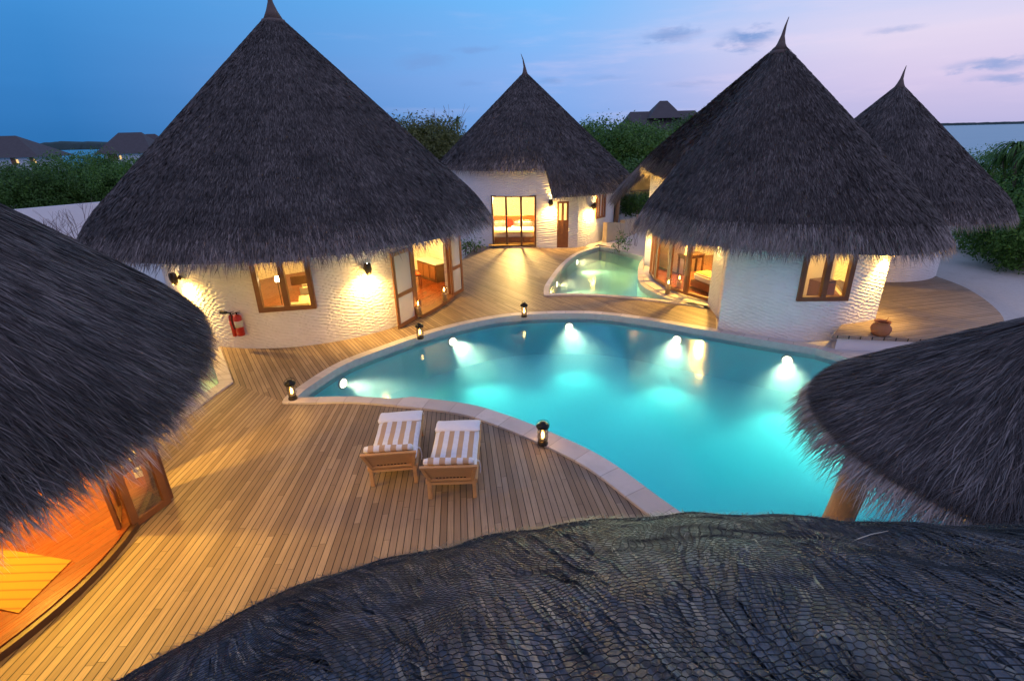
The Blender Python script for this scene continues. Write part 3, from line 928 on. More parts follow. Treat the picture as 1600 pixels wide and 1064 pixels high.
bw0, bw1 = onB(763, 389), onB(838, 387); bd0, bd1 = onB(872, 389), onB(890, 391) + .035
arc_wall(hutB, CB, rwB, -PI, PI, lambda a: float(rB.z_at(min(rwB(a), float(rB.re(np.array(a))) - .02), a)) - .06, [(bw0, bw1, .02, 2.62), (bd0, bd1, .02, 2.35)], thick=.22)
disc_floor(hutB, CB, 4.25, .12, M_FLOOR)
q = [cyl(CB, rwB(bw0), bw0, .03), cyl(CB, rwB(bw1), bw1, .03), cyl(CB, rwB(bw1), bw1, 2.64), cyl(CB, rwB(bw0), bw0, 2.64)]
framed(hutB, q, .08, .12, M_WOODD, 'window', mull=3)
q = [cyl(CB, rwB(a) - .04, a, z) for a, z in ((bd0, .02), (bd1, .02), (bd1, 2.35), (bd0, 2.35))]
do = framed(hutB, q, .10, .07, M_WOOD, 'door', mull=2, rails=(.45,), pane=False)
bl, br, tr, tl = [Vector(k) for k in q]; nrm_ = (br - bl).cross(tl - bl).normalized()
MB().add([k - nrm_ * .02 for k in (bl, br, br.lerp(tr, .6), bl.lerp(tl, .6))] + [k + nrm_ * .015 for k in (bl, br, br.lerp(tr, .6), bl.lerp(tl, .6))], [(3, 2, 1, 0), (4, 5, 6, 7), (0, 1, 5, 4), (1, 2, 6, 5), (2, 3, 7, 6), (3, 0, 4, 7)]).build('door_panel', M_WOOD, do)
a_, b_ = bl.lerp(tl, .6), br.lerp(tr, .6)
MB().add([k - nrm_ * .01 for k in (a_, b_, tr, tl)] + [k + nrm_ * .01 for k in (a_, b_, tr, tl)], [(3, 2, 1, 0), (4, 5, 6, 7), (0, 1, 5, 4), (1, 2, 6, 5), (2, 3, 7, 6), (3, 0, 4, 7)]).build('pane', M_GLASS, do)
# shutters at the right-hand corner
sa = onB(940, 385, 0)
q = [cyl(CB, rwB(a) + .05, a, z) for a, z in ((sa - .0, 1.35), (sa + .16, 1.35), (sa + .16, 2.75), (sa, 2.75))]
framed(hutB, q, .10, .06, M_WOOD, 'shutter', mull=3, pane=False)
point('room_light', (CB[0] - .6, CB[1] - 1.6, 2.4), 3400, (1, .62, .18), .2, hutB)

# ---- hut C: right-hand hut between the two pools
CC = (8.64, 16.85); RC = 3.7
hutC = thing('thatched_hut', 'white round hut rising from the pool edge with wood framed window and glass doors', 'hut', (CC[0], CC[1], 0))
CR = (8.02, 16.85)
tabC = []
for x, y in [(1008, 360), (1022, 374), (1060, 382), (1130, 390), (1200, 395), (1300, 399), (1400, 403), (1460, 397), (1490, 384)]:
    p = P(x, y, 2.5); tabC.append((math.degrees(math.atan2(p.y - CR[1], p.x - CR[0])), math.hypot(p.x - CR[0], p.y - CR[1]) + (-.32 if x < 1040 else -.15 if x < 1100 or x > 1480 else .08)))
tabC.sort(); print('tabC', [(round(a), round(b, 2)) for a, b in tabC])
tabC = [k for k in tabC if -176 < k[0] < 30]
rC = Roof(CR, 7.80, [(-179, tabC[0][1])] + tabC + [(45, 4.9), (60, 7.0), (113, 7.6), (116, 5.6), (136, 3.0), (136.3, tabC[0][1]), (179, tabC[0][1])],
          [(-179, 2.5), (45, 2.5), (60, 2.9), (113, 2.9), (116, 4.08), (136, 3.75), (136.3, 2.5), (179, 2.5)])


def top_C(a):
    x = CC[0] + RC * math.cos(a) - CR[0]; y = CC[1] + RC * math.sin(a) - CR[1]
    az = math.atan2(y, x); return float(rC.z_at(min(math.hypot(x, y), float(rC.re(np.array(az))) * .98), az)) - .08


roC = make_roof(hutC, rC, M_TH, dict(n=330000, L=.17, w=.0135, lift=.10, fr_n=22000, fr_L=.52, fr_w=.013, seed=3), cuts=(dict(az=R(112.9), t0=.70, n=4200, L=.95, w=.020, sgn=1, seed=31),))
finial(roC, CR, 7.72, .72, .1, .7)
p0 = math.atan2(14.09 - CC[1], 6.09 - CC[0]); p1 = PC(CC, RC, 1366, 505)[0]
k0 = PC(CC, RC, 1243, 471); k1 = PC(CC, RC, 1323, 468); kt = PC(CC, RC, 1290, 405)
KZ0 = (k0[1] + k1[1]) / 2; KZ1 = KZ0 + 1.42
arc_wall(hutC, CC, RC, p0, p1, top_C, [(k0[0], k1[0], KZ0, KZ1)], z0=-.4)
q = [cyl(CC, RC, k0[0], KZ0), cyl(CC, RC, k1[0], KZ0), cyl(CC, RC, k1[0], KZ1), cyl(CC, RC, k0[0], KZ1)]
framed(hutC, q, .12, .16, M_WOOD, 'window', mull=2)
# inner glazed front over the plunge pool
GC = (8.75, 18.9)
gp = [Vector((6.82, 16.45, 0)), Vector((6.2, 17.35, 0)), Vector((5.85, 18.25, 0)), Vector((5.68, 19.35, 0)), Vector((5.75, 20.4, 0))]


def ga(v): return math.atan2(v.y - GC[1], v.x - GC[0]), (Vector((v.x, v.y)) - Vector(GC)).length


GAs = [ga(v) for v in gp]
wl = [(6.22, 15.7)] + [(6.84, 16.42)]
mb = MB(); mb.uv = []


def flat_wall(root, a, b, z0, z1, th=.2, mat=None, name='wall'):
    a = Vector((a[0], a[1], 0)); b = Vector((b[0], b[1], 0)); d = (b - a); L = d.length; d.normalize(); n = Vector((-d.y, d.x, 0)) * th
    mb = MB(); mb.uv = []
    for o_ in (Vector((0, 0, 0)), n):
        for z in (z0, z1):
            for k in (0, L): mb.v.append(tuple(a + d * k + o_ + Vector((0, 0, z)))); mb.uv.append((k, z))
    mb.f = [(0, 1, 3, 2), (4, 6, 7, 5), (0, 2, 6, 4), (1, 5, 7, 3), (2, 3, 7, 6), (0, 4, 5, 1)]
    return mb.build(name, mat or M_PLASTER, root)


flat_wall(hutC, (6.86, 16.40), (6.72, 15.2), -.3, 4.4, -.2, name='wall')
mbw = MB(); mbw.uv = []
for k_ in (0, 1):
    for x_, y_, zt2 in ((6.95, 20.0, 4.3), (6.0, 22.4, 4.0)):
        for z_ in (-.3, zt2): mbw.v.append((x_ + k_ * .18, y_ + k_ * .08, z_)); mbw.uv.append((y_, z_))
mbw.f = [(0, 2, 3, 1), (4, 5, 7, 6), (1, 3, 7, 5), (2, 6, 7, 3), (0, 1, 5, 4)]
mbw.build('wall', M_PLASTER, hutC)
flat_wall(hutC, (5.77, 20.42), (6.0, 21.3), -.3, 2.7, -.2)
flat_wall(hutC, (6.0, 21.32), (7.2, 23.2), -.3, 2.7, -.2)
flat_wall(hutC, (7.2, 23.2), (10.5, 23.8), -.3, 2.7, -.2)
flat_wall(hutC, (12.2, 20.5), (10.5, 23.8), -.3, 3.6, .2)
flat_wall(hutC, (12.2, 20.5), (12.0, 17.3), -.3, 3.0, -.2)
for i in range(4):
    a, b = gp[i], gp[i + 1]
    q = [a + Vector((0, 0, .1)), b + Vector((0, 0, .1)), b + Vector((0, 0, 2.6)), a + Vector((0, 0, 2.6))]
    if i < 3: framed(hutC, q[::1], .10, .08, M_WOOD, 'glass_door', panemat=M_GLASSC)
    else: framed(hutC, q, .12, .10, M_WOOD, 'glass_door', mull=2, panemat=M_GLASSC)
flp = [(6.75, 15.95), (5.83, 17.0), (5.42, 17.85), (5.2, 19.05), (5.45, 20.55), (5.9, 21.4), (7.2, 23.1), (10.4, 23.7), (12.1, 20.5), (11.9, 17.4), (11.2, 15.2), (9.6, 13.4), (7.6, 13.4), (6.4, 14.4)]
MB().prism(flp, -.3, .055).build('plinth', M_COPE, hutC)
fl2 = [(6.9, 15.9), (6.8, 16.5), (5.85, 18.25), (5.7, 19.35), (5.9, 20.6), (7.3, 23.0), (10.3, 23.6), (12.0, 20.4), (11.8, 17.4), (11.1, 15.4), (9.6, 13.7), (7.7, 13.7)]
MB().prism(fl2, .06, .11).build('floor', M_FLOOR, hutC)
# partition seen through the front window
flat_wall(hutC, (7.3, 16.7), (10.4, 15.9), .1, 3.6, .12, M_WALLIN, 'partition')
point('room_light', (8.6, 14.9, 2.6), 260, WARM, .1, hutC)
point('room_light', (7.7, 19.2, 2.5), 1900, (1, .58, .10), .15, hutC)

# ---- hut D: hut behind on the right
CD = (13.71, 19.62)
hutD = thing('thatched_hut', 'smaller hut behind on the right with cone roof running into its neighbour', 'hut', (CD[0], CD[1], 0))
rD = Roof(CD, 6.85, 3.95, 2.56, h=.4)
roD = make_roof(hutD, rD, M_TH, dict(n=120000, L=.22, w=.018, lift=.10, fr_n=12000, fr_L=.5, fr_w=.014, seed=4))
finial(roD, CD, 6.78, .62, .06, .7)
arc_wall(hutD, CD, 2.45, -PI * .95, .25, 4.0)

# ---- hut E: near hut on the left, open room
CE = (-9.59, 5.46); RE = 3.75
obsE = [(338, 545), (326, 590), (308, 628), (280, 664), (240, 695), (190, 728), (130, 762), (60, 806), (0, 842)]
tabE = []
for x, y in obsE:
    p = P(x, y, 2.4); tabE.append((math.degrees(math.atan2(p.y - CE[1], p.x - CE[0])), math.hypot(p.x - CE[0], p.y - CE[1]) - .30))
tabE.sort(); print('tabE', [(round(a), round(b, 2)) for a, b in tabE])
tabE = [(-179, 5.4), (-60, 5.4)] + tabE + [(tabE[-1][0] + 14, tabE[-1][1] - .0), (tabE[-1][0] + 40, 5.3), (179, 5.4)]
hutE = thing('thatched_hut', 'near hut at the left edge with long shaggy eaves and an open amber lit room', 'hut', (CE[0], CE[1], 0))
rE = Roof(CE, 7.55, tabE, 2.4, h=.36, droop=.12)
roE = make_roof(hutE, rE, M_THN, dict(n=200000, L=.48, w=.0095, lift=.11, fr_n=19000, fr_L=.64, fr_w=.0135, tk=5.5, seed=5, azr=(R(-75), R(105)), jit=.07))
finial(roE, CE, 7.5, .8, .02)
eo0 = math.atan2(P(0, 1080, .12).y - CE[1], P(0, 1080, .12).x - CE[0]) - .45; eo1 = math.atan2(P(190, 833, .12).y - CE[1], P(190, 833, .12).x - CE[0])
ew = math.atan2(P(262, 735, .0).y - CE[1], P(262, 735, .0).x - CE[0])
arc_wall(hutE, CE, RE, -PI, PI, 3.75, [(eo0, ew - .04, .07, 2.5)])
disc_floor(hutE, CE, RE + .02, .12, M_FLOOR, th=.3)
MB().add(*(lambda A: ([cyl(CE, RE + .02, a, -.05) for a in A] + [cyl(CE, RE + .1, a, -.05) for a in A] + [cyl(CE, RE + .02, a, .10) for a in A] + [cyl(CE, RE + .1, a, .10) for a in A],
         [(len(A) + i, len(A) + i + 1, 3 * len(A) + i + 1, 3 * len(A) + i) for i in range(len(A) - 1)] + [(2 * len(A) + i, 2 * len(A) + i + 1, 3 * len(A) + i + 1, 3 * len(A) + i) for i in range(len(A) - 1)]))(np.linspace(eo0, ew - .04, 20))).build('step', M_WOODD, hutE)
pA = P(189, 835, .03); pB = P(150, 770, .03); pC_ = P(206, 800, .03); pD = P(268, 782, .03); pE_ = P(232, 760, .03)
up = Vector((0, 0, 2.3))
for a, b in ((pA, pA + Vector((-.42, .62, 0))), (pA + Vector((.1, .12, 0)), pD + Vector((0, -.02, 0))), (pD + Vector((-.02, .06, 0)), pA + Vector((-.15, .95, 0)))):
    framed(hutE, [a, b, b + up, a + up], .11, .05, M_WOOD, 'door', rails=(.42,))
point('room_light', (CE[0] + .9, CE[1] - .9, 2.6), 400, (1, .47, .07), .15, hutE)
point('room_light', (CE[0] + 2.2, CE[1] + .6, 2.55), 860, (1, .58, .075), .12, hutE)

point('eave_light', cyl(CE, RE + .35, ew + R(16), 2.2), 240, (1, .56, .08), .08, hutE)
point('eave_light', cyl(CE, RE + .5, (eo0 + ew) / 2 + .1, 2.5), 250, (1, .56, .08), .08, hutE)

# ---- pavilion F on the right, on posts in the pool
CF = (5.40, 4.56)
hutF = thing('thatched_pavilion', 'small shaggy thatched pavilion on timber posts standing in the pool', 'pavilion', (CF[0], CF[1], -1.4))
rF = Roof(CF, 3.84, 1.86, 2.38, h=.16, droop=.03)
roF = make_roof(hutF, rF, M_THN, dict(n=80000, L=.45, w=.0085, lift=.11, fr_n=7500, fr_L=.62, fr_w=.011, tk=6.0, seed=6, jit=.09))
finial(roF, CF, 3.93, .5, .02, .6)
pt, pb = P(1362, 690, 2.3), P(1308, 808, 1.15); dd = (pb - pt); pb = pt + dd * (3.8 / 1.15); print('post', pt, pb)
MB().tube([pb, pb.lerp(pt, .35), pb.lerp(pt, .7) + Vector((.02, 0, 0)), pt + (pt - pb) * .08], [.17, .165, .155, .145], 16).build('post', M_TRUNK, hutF, True)
for a in (R(330), R(45)):
    b = cyl(CF, 1.30, a, -1.5); t_ = cyl(CF, 1.05, a, 2.75)
    MB().tube([b, b.lerp(t_, .3) + Vector((.0, .0, 0)), b.lerp(t_, .65), t_], [.155, .15, .14, .13], 16).build('post', M_TRUNK, hutF, True)

# ---- hut G: the roof the photograph is taken from
CG = (1.65, -3.65)
tabG = []
for x, y in [(165, 1064), (300, 985), (400, 934), (500, 890), (620, 860), (700, 843), (760, 829), (900, 808), (1080, 797), (1250, 805), (1400, 812), (1600, 818)]:
    p = P(x, y, 2.75); tabG.append((math.degrees(math.atan2(p.y - CG[1], p.x - CG[0])), math.hypot(p.x - CG[0], p.y - CG[1]) + .05))
tabG.sort(); print('tabG', [(round(a), round(b, 2)) for a, b in tabG])
tabG = [(-179, 6.7), (tabG[0][0] - 30, 6.7)] + tabG + [(tabG[-1][0] + 30, 6.7), (179, 6.7)]
hutG = thing('thatched_hut', 'nearest hut below the viewpoint, its leaf thatch covered in black netting', 'hut', (CG[0], CG[1], 0))
rG = Roof(CG, 2.75 + 7.0 * .62, tabG, 2.75 - .30, h=.30, droop=.13)


def relief(az, t):
    """long folds where courses of leaf have slumped"""
    r = rG.re(az) * t
    f = .012 * np.sin(r * 5.2 + 1.6 * np.sin(az * 6.0) + .8 * np.sin(az * 13 + 2)) * np.clip((t - .35) * 3, 0, 1) * np.clip((1 - t) * 7, 0, 1)
    f = f + .008 * np.sin(az * 24 + 2.2 * np.sin(r * 2.1)) * np.clip((1 - t) * 4, 0, 1) + .010 * np.sin(az * 57 + r * 3.3)
    return f


def SG(t, az):
    p = rG.S(t, az); k = math.atan(.62); n = np.stack([math.sin(k) * np.cos(az), math.sin(k) * np.sin(az), np.full_like(az, math.cos(k))], -1)
    return p + n * relief(az, t)[..., None], n


def build_G():
    V, Q, A = roof_base(rG); A = A * .35; V[:, 2] -= .14
    g = np.random.default_rng(9)
    parts = [(V, Q, np.zeros((0, 3), int), A)]
    # broad palm-leaf blades
    n = 42000; az = g.uniform(R(38), R(165), n); t = np.sqrt(g.uniform(.36 ** 2, .97, n)); L = g.uniform(.35, .7, n); w = g.uniform(.010, .034, n)
    fan = .30 * np.sin(az * 9 + t * 3.0) + .14 * np.sin(az * 31 + 2 * t)
    NS = 5; pts = []
    tt = t.copy(); aa = az.copy()
    rows = []
    for k in range(NS + 1):
        f = k / NS; r0 = rG.re(az)
        tk = t + f * L * .83 / r0; ak = az + (fan + g.normal(0, .10)) * f * L / (r0 * t + .3) + g.normal(0, .0, n)
        ok = np.clip(tk, 0, 1.0)
        p, nn = SG(ok, ak)
        drop = (np.clip(tk - 1.0, 0, 1) * r0)[:, None]
        p = p + nn * (.006 + .028 * (1 - f) * 0 + .022 * g.random(n) * 0 + .03 * f * (g.random() * .4 + .2))[:, None] if False else p + nn * (.008 + .012 * np.sin(f * PI))
        p = p + np.stack([np.cos(ak), np.sin(ak), np.full(n, -.8)], -1) * drop * .3
        tang = np.stack([-np.sin(ak), np.cos(ak), np.zeros(n)], -1)
        ww = w * (1.0 if f < .5 else 1.0 - (f - .5) * 1.7)
        rows.append((p, tang, nn, ww))
    tilt = g.normal(0, .22, n)[:, None]; lift = (g.random(n) * .016)[:, None]
    VV = np.zeros((n, NS + 1, 2, 3))
    for k, (p, tang, nn, ww) in enumerate(rows):
        s = unit(tang + nn * tilt) * (ww / 2)[:, None]
        VV[:, k, 0] = p + nn * lift - s; VV[:, k, 1] = p + nn * lift + s
    b = np.arange(n)[:, None] * (2 * (NS + 1))
    qs = np.concatenate([b + np.array([2 * k, 2 * k + 1, 2 * k + 3, 2 * k + 2]) for k in range(NS)])
    rv = np.clip(.25 + .6 * g.random(n) - np.clip((t - .80) * 2.8, 0, .5), 0, 1); rv[g.random(n) < .06] = .95
    parts.append((VV.reshape(-1, 3), qs, np.zeros((0, 3), int), np.repeat(rv, 2 * (NS + 1))))
    # dark fuzz toward the rim
    n = 26000; az = g.uniform(R(38), R(165), n); t = 1.0 - np.abs(g.normal(0, .085, n)); t = np.clip(t, .6, 1.0)
    p, nn = SG(t, az); tang = np.stack([-np.sin(az), np.cos(az), np.zeros(n)], -1); dn = unit(np.cross(nn, tang)); dn *= -np.sign(dn[:, 2:3])
    ang = g.uniform(0, 2 * PI, n); d = dn * np.cos(ang)[:, None] + tang * np.sin(ang)[:, None] + nn * (g.random(n) * .12)[:, None]
    L = g.uniform(.06, .26, n)[:, None]; w = g.uniform(.003, .008, n)[:, None]; s = unit(np.cross(d, nn)) * w / 2
    a = p + nn * .015; e = a + d * L; V3 = np.stack([a - s, a + s, e + s * .5, e - s * .5], 1).reshape(-1, 3); b = np.arange(n)[:, None] * 4
    rv = g.random(n) * .3; rv[g.random(n) < .012] = .98
    parts.append((V3, b + np.arange(4), np.zeros((0, 3), int), np.repeat(rv, 4)))
    VA = []; QA = []; AA = []; o_ = 0
    for v, q_, _, a in parts: VA.append(v); QA.append(q_ + o_); AA.append(a); o_ += len(v)
    ro = mesh_np('roof', np.concatenate(VA), np.concatenate(QA), np.zeros((0, 3), int), M_LEAFTH, hutG, np.concatenate(AA))
    # netting: hexagon mesh laid out on the unrolled cone
    cell = .040; sl = math.atan(.62); cs = math.cos(sl)
    zap = rG.za
    E = {}
    R_ = cell / math.sqrt(3)
    smax = 7.6 / cs
    ids = {}; pts2 = []

    def vid(x, y):
        k = (round(x / R_ * 8), round(y / R_ * 8))
        if k not in ids: ids[k] = len(pts2); pts2.append((x, y))
        return ids[k]
    edges = set()
    for i in range(int(-smax / cell), int(smax / cell)):
        for j in range(0, int(smax / (R_ * 1.5)) + 1):
            x = (i + .5 * (j & 1)) * cell; y = j * R_ * 1.5
            s_ = math.hypot(x, y); th = math.atan2(x, y) / cs      # unrolled angle -> azimuth about +y
            if s_ * cs < 2.6 or abs(th) > R(72): continue
            aaz = PI / 2 - th
            if s_ * cs > float(rG.re(np.array(aaz))) * 1.0: continue
            vs = [vid(x + R_ * math.sin(k * PI / 3), y + R_ * math.cos(k * PI / 3)) for k in range(6)]
            for k in range(6):
                a, b_ = vs[k], vs[(k + 1) % 6]; edges.add((min(a, b_), max(a, b_)))
    p2 = np.array(pts2); s_ = np.hypot(p2[:, 0], p2[:, 1]); th = np.arctan2(p2[:, 0], p2[:, 1]) / cs
    az = PI / 2 - th
    warp = .010 * np.sin(p2[:, 0] * 9 + 2 * np.sin(p2[:, 1] * 3)); az = az + warp * .6 + .012 * np.sin(s_ * 7 + az * 5)
    s_ = s_ + .02 * np.sin(az * 40 + s_ * 3)
    t = np.clip(s_ * cs / rG.re(az), 0, 1.0)
    p, nn = SG(t, az)
    p = p + nn * (.040 + .006 * np.sin(az * 70) * np.sin(s_ * 15))[:, None]
    e = np.array(list(edges)); a = p[e[:, 0]]; b_ = p[e[:, 1]]; nm = nn[e[:, 0]]
    d = unit(b_ - a); s1 = unit(np.cross(d, nm)) * .0017; s2 = nm * .0021
    V4 = np.stack([a - s1, a + s1, a + s2 * 1.3, b_ - s1, b_ + s1, b_ + s2 * 1.3], 1).reshape(-1, 3); b = np.arange(len(e))[:, None] * 6
    Q4 = np.concatenate([b + np.array(k) for k in ([0, 3, 5, 2], [1, 2, 5, 4], [0, 1, 4, 3])])
    mesh_np('netting', V4, Q4, np.zeros((0, 3), int), M_NET, ro)
    # bigger loose straws poking through
    mb = MB()
    for _ in range(22):
        aa = random.uniform(R(50), R(150)); tt = random.uniform(.72, .99); p, nn = SG(np.array([tt]), np.array([aa])); p = Vector(p[0]) + Vector(nn[0]) * .03
        d = Vector((random.uniform(-1, 1), random.uniform(-1, 1), random.uniform(-.1, .6))).normalized() * random.uniform(.08, .2)
        mb.tube([p, p + d * .5 + Vector((0, 0, .01)), p + d], [.003, .0026, .001], 5)
    ls = mb.build('loose_straw', M_LABEL, ro); ls['kind'] = 'stuff'


build_G()
arc_wall(hutG, CG, 5.0, -PI, PI, 3.7)

# ------------------------------------------------------------------ wall lamps
LAMPG = 'wall lamps under the eaves'


def wall_lamp(label, pos, normal, energy, lean=0.0, col=(1, .58, .13), size=150, fixture=True):
    """bell shaped up and down light on a bracket; pos on the wall, normal points out of it"""
    n = Vector((normal[0], normal[1], 0)).normalized(); tx = Vector((-n.y, n.x, 0))
    t = thing('wall_lamp', label, 'lamp', pos, 0, LAMPG)
    c = Vector(pos) + n * .17
    axis = (Vector((0, 0, 1)) + tx * lean - n * .12).normalized()
    M = axis.to_track_quat('Z', 'Y').to_matrix()
    MB().tube([Vector(pos) - n * .03, Vector(pos) + n * .11], .035, 10).lathe([(.07, 0), (.07, .02), (.0, .02)], Vector(pos), 14, n.to_track_quat('Z', 'Y').to_matrix()).build('bracket', M_BRONZE, t)
    prof = [(.055, -.17), (.085, -.10), (.105, 0), (.100, .10), (.085, .17), (.078, .17), (.092, .09), (.097, 0), (.078, -.10), (.048, -.17), (.055, -.17)]
    MB().lathe(prof, c, 20, M).build('shade', M_BRONZE, t, True)
    MB().lathe([(.0, -.03), (.03, -.015), (.04, .02), (.03, .055), (0, .07)], c + axis * .10, 12, M).build('bulb', M_BULB, t, True)
    spot('down_light', c - axis * .19, c - axis * 1.2 - n * .42, energy, col, size, 1.0, .03, t)
    point('spill', c + n * .12 - Vector((0, 0, .24)), energy * .07, col, .05, t)
    spot('up_light', c + axis * .19, c + axis * 1.0 + n * .1, energy * .16, col, 100, .8, .03, t)
    return t


for (x, y, lean, en, lab) in ((281, 434, -.45, 470, 'bell shaped wall lamp left of the fire extinguishers, leaning over its bright pool'), (571, 419, 0, 470, 'upright bell shaped wall lamp between the small window and the open doors')):
    a, z = PC(CA, RA, x, y); wall_lamp(lab, cyl(CA, RA, a, z), (math.cos(a), math.sin(a)), en, lean)
for (x, y, lean, en, lab, rr_) in ((859, 317, 0, 430, 'small wall lamp between the bedroom window and the panelled door', 4.85), (925, 322,   .45, 430, 'small leaning wall lamp right of the panelled door near the shutters', 5.38)):
    a, z = PC(CB, rr_, x, y)
    for _ in range(6): a, z = PC(CB, rwB(a), x, y)
    wall_lamp(lab, cyl(CB, rwB(a), a, z), (math.cos(a), math.sin(a)), en, lean)
a, z = PC(CC, RC, 1376, 430)
a = min(a, p1 - .06)
wall_lamp('wall lamp tucked under the right end of the pool hut eaves above the clay pot', cyl(CC, RC, a, 2.45), (math.cos(a), math.sin(a)), 480, 0, size=100)
wall_lamp('wall lamp hidden under the eaves right of the glass doors', (6.80, 15.95, 2.35), (-1, .1), 330, 0)
wall_lamp('wall lamp on the back wing of the pool hut beside the planted gap', (6.08, 22.1, 1.9), (-.93, -.36), 260, 0)
point('wing_glow', (5.6, 21.7, 2.3), 60, WARM, .05, children(bpy.data.objects['wall_lamp.006'])[0].parent)

# ------------------------------------------------------------------ fire extinguishers
def extinguisher(label, x0, y0, y1, r, horn):
    a, zt = PC(CA, RA, x0, y0); zb = PC(CA, RA, x0, y1)[1]
    c = cyl(CA, RA + r + .02, a, 0); h = zt - zb - .08
    t = thing('fire_extinguisher', label, 'extinguisher', (c.x, c.y, zb), 0, 'fire extinguishers on the hut wall')
    MB().lathe([(r * .9, 0), (r, .02), (r, h * .86), (r * .85, h * .94), (r * .42, h), (.0, h)], (c.x, c.y, zb), 20).build('cylinder', M_RED, t, True)
    MB().lathe([(r + .003, h * .42), (r + .003, h * .72)], (c.x, c.y, zb), 20).build('label_band', M_LABEL if not horn else M_RED, t, True)
    tg = Vector((-math.sin(a), math.cos(a), 0)); o_ = Vector((math.cos(a), math.sin(a), 0))
    p = Vector((c.x, c.y, zb + h))
    m = MB().tube([p, p + Vector((0, 0, .07))], .022, 10); m.beam(p + Vector((0, 0, .06)) - tg * .02, p + Vector((0, 0, .10)) + tg * .12, .02, .012); m.beam(p + Vector((0, 0, .04)) - tg * .02, p + Vector((0, 0, .05)) + tg * .10, .02, .012)
    m.build('valve', M_BLACKM, t)
    if horn:
        m = MB().tube([p + Vector((0, 0, .05)) - tg * .03, p + Vector((0, 0, .06)) - tg * .10], .02, 8)
        m.lathe([(.025, 0), (.045, .04), (.05, .2), (.0, .2)], p + Vector((0, 0, .06)) - tg * .09, 12, (-tg).to_track_quat('Z', 'Y').to_matrix()); m.build('horn', M_RUBBER, t)
    else:
        q0 = p + Vector((0, 0, .05)); m = MB().tube([q0 - tg * .02, q0 - tg * (r + .06) + Vector((0, 0, -.06)), p - tg * (r + .05) + o_ * .05 + Vector((0, 0, -h * .45)), p - tg * (r * .6) + o_ * (r + .03) + Vector((0, 0, -h * .62))], .014, 8)
        m.build('hose', M_RUBBER, t)


extinguisher('slim red fire extinguisher with a black horn, left of the pair', 362.5, 486, 522.5, .07, True)
extinguisher('wider red fire extinguisher with a pale label, right of the pair', 373, 485, 521, .105, False)


# ------------------------------------------------------------------ hurricane lanterns on the coping
def make_lantern():
    t = thing('hurricane_lantern', 'x', 'lantern', (0, 0, 0), 0, 'candle lanterns round the pool')
    B = lambda m, n, mat, p=t, sm=False: m.build(n, mat, p, sm, world=False)
    B(MB().lathe([(.10, 0), (.10, .03), (.085, .06), (.085, .075), (0, .075)], n=20), 'base', M_BRONZE)
    B(MB().lathe([(.075, .075), (.082, .14), (.078, .25), (.066, .36), (.062, .36), (.074, .25), (.078, .14), (.071, .075)], n=20), 'glass_chimney', M_LGLASS, sm=True)
    m = MB()
    for z, r in ((.16, .105), (.26, .105), (.335, .098)):
        m.tube([(r * math.cos(a), r * math.sin(a), z) for a in np.linspace(0, 2 * PI, 21)], .005, 5, False)
    B(m, 'guard_wire', M_BRONZE)
    m = MB()
    for k in range(4):
        a = k * PI / 2 + .4; m.tube([(.095 * math.cos(a), .095 * math.sin(a), z) for z in (.04, .36)], .006, 5)
    B(m, 'upright', M_BRONZE)
    B(MB().lathe([(.0, .355), (.10, .355), (.125, .375), (.125, .40), (.10, .435), (.055, .45), (.055, .475), (.0, .48)], n=22), 'cap', M_BLACKM, sm=True)
    B(MB().tube([(-.11, 0, .38), (-.13, 0, .42), (-.09, 0, .50), (0, 0, .525), (.09, 0, .50), (.13, 0, .42), (.11, 0, .38)], .005, 5), 'handle', M_BLACKM)
    B(MB().lathe([(.045, .075), (.045, .13), (.0, .135)], n=14), 'candle', M_WAX, sm=True)
    f = B(MB().lathe([(.0, .135), (.020, .16), (.027, .195), (.017, .245), (.0, .30)], n=12), 'flame', M_FLAME, sm=True)
    l = bpy.data.lights.new('flame_light', 'POINT'); l.energy = 32; l.color = (1, .56, .18); l.shadow_soft_size = .03
    lo = bpy.data.objects.new('flame_light', l); COL.objects.link(lo); lo.parent = t; lo.location = (0, 0, .20)
    return t


lan = make_lantern()
for i, (x, y, lab) in enumerate(((848, 693, 'lit candle lantern nearest the viewpoint, on the wide coping right of the loungers'), (458, 623, 'lit candle lantern on the pointed end of the pool coping'),
                                 (657, 529, 'lit candle lantern on the far coping in front of the left folded door'), (819, 495, 'small lit candle lantern on the far coping below the plunge pool'))):
    p = P(x, y, .046)
    if i == 0: lan.location = p; lan['label'] = lab
    else: dup(lan, p, .7 * i, label=lab)


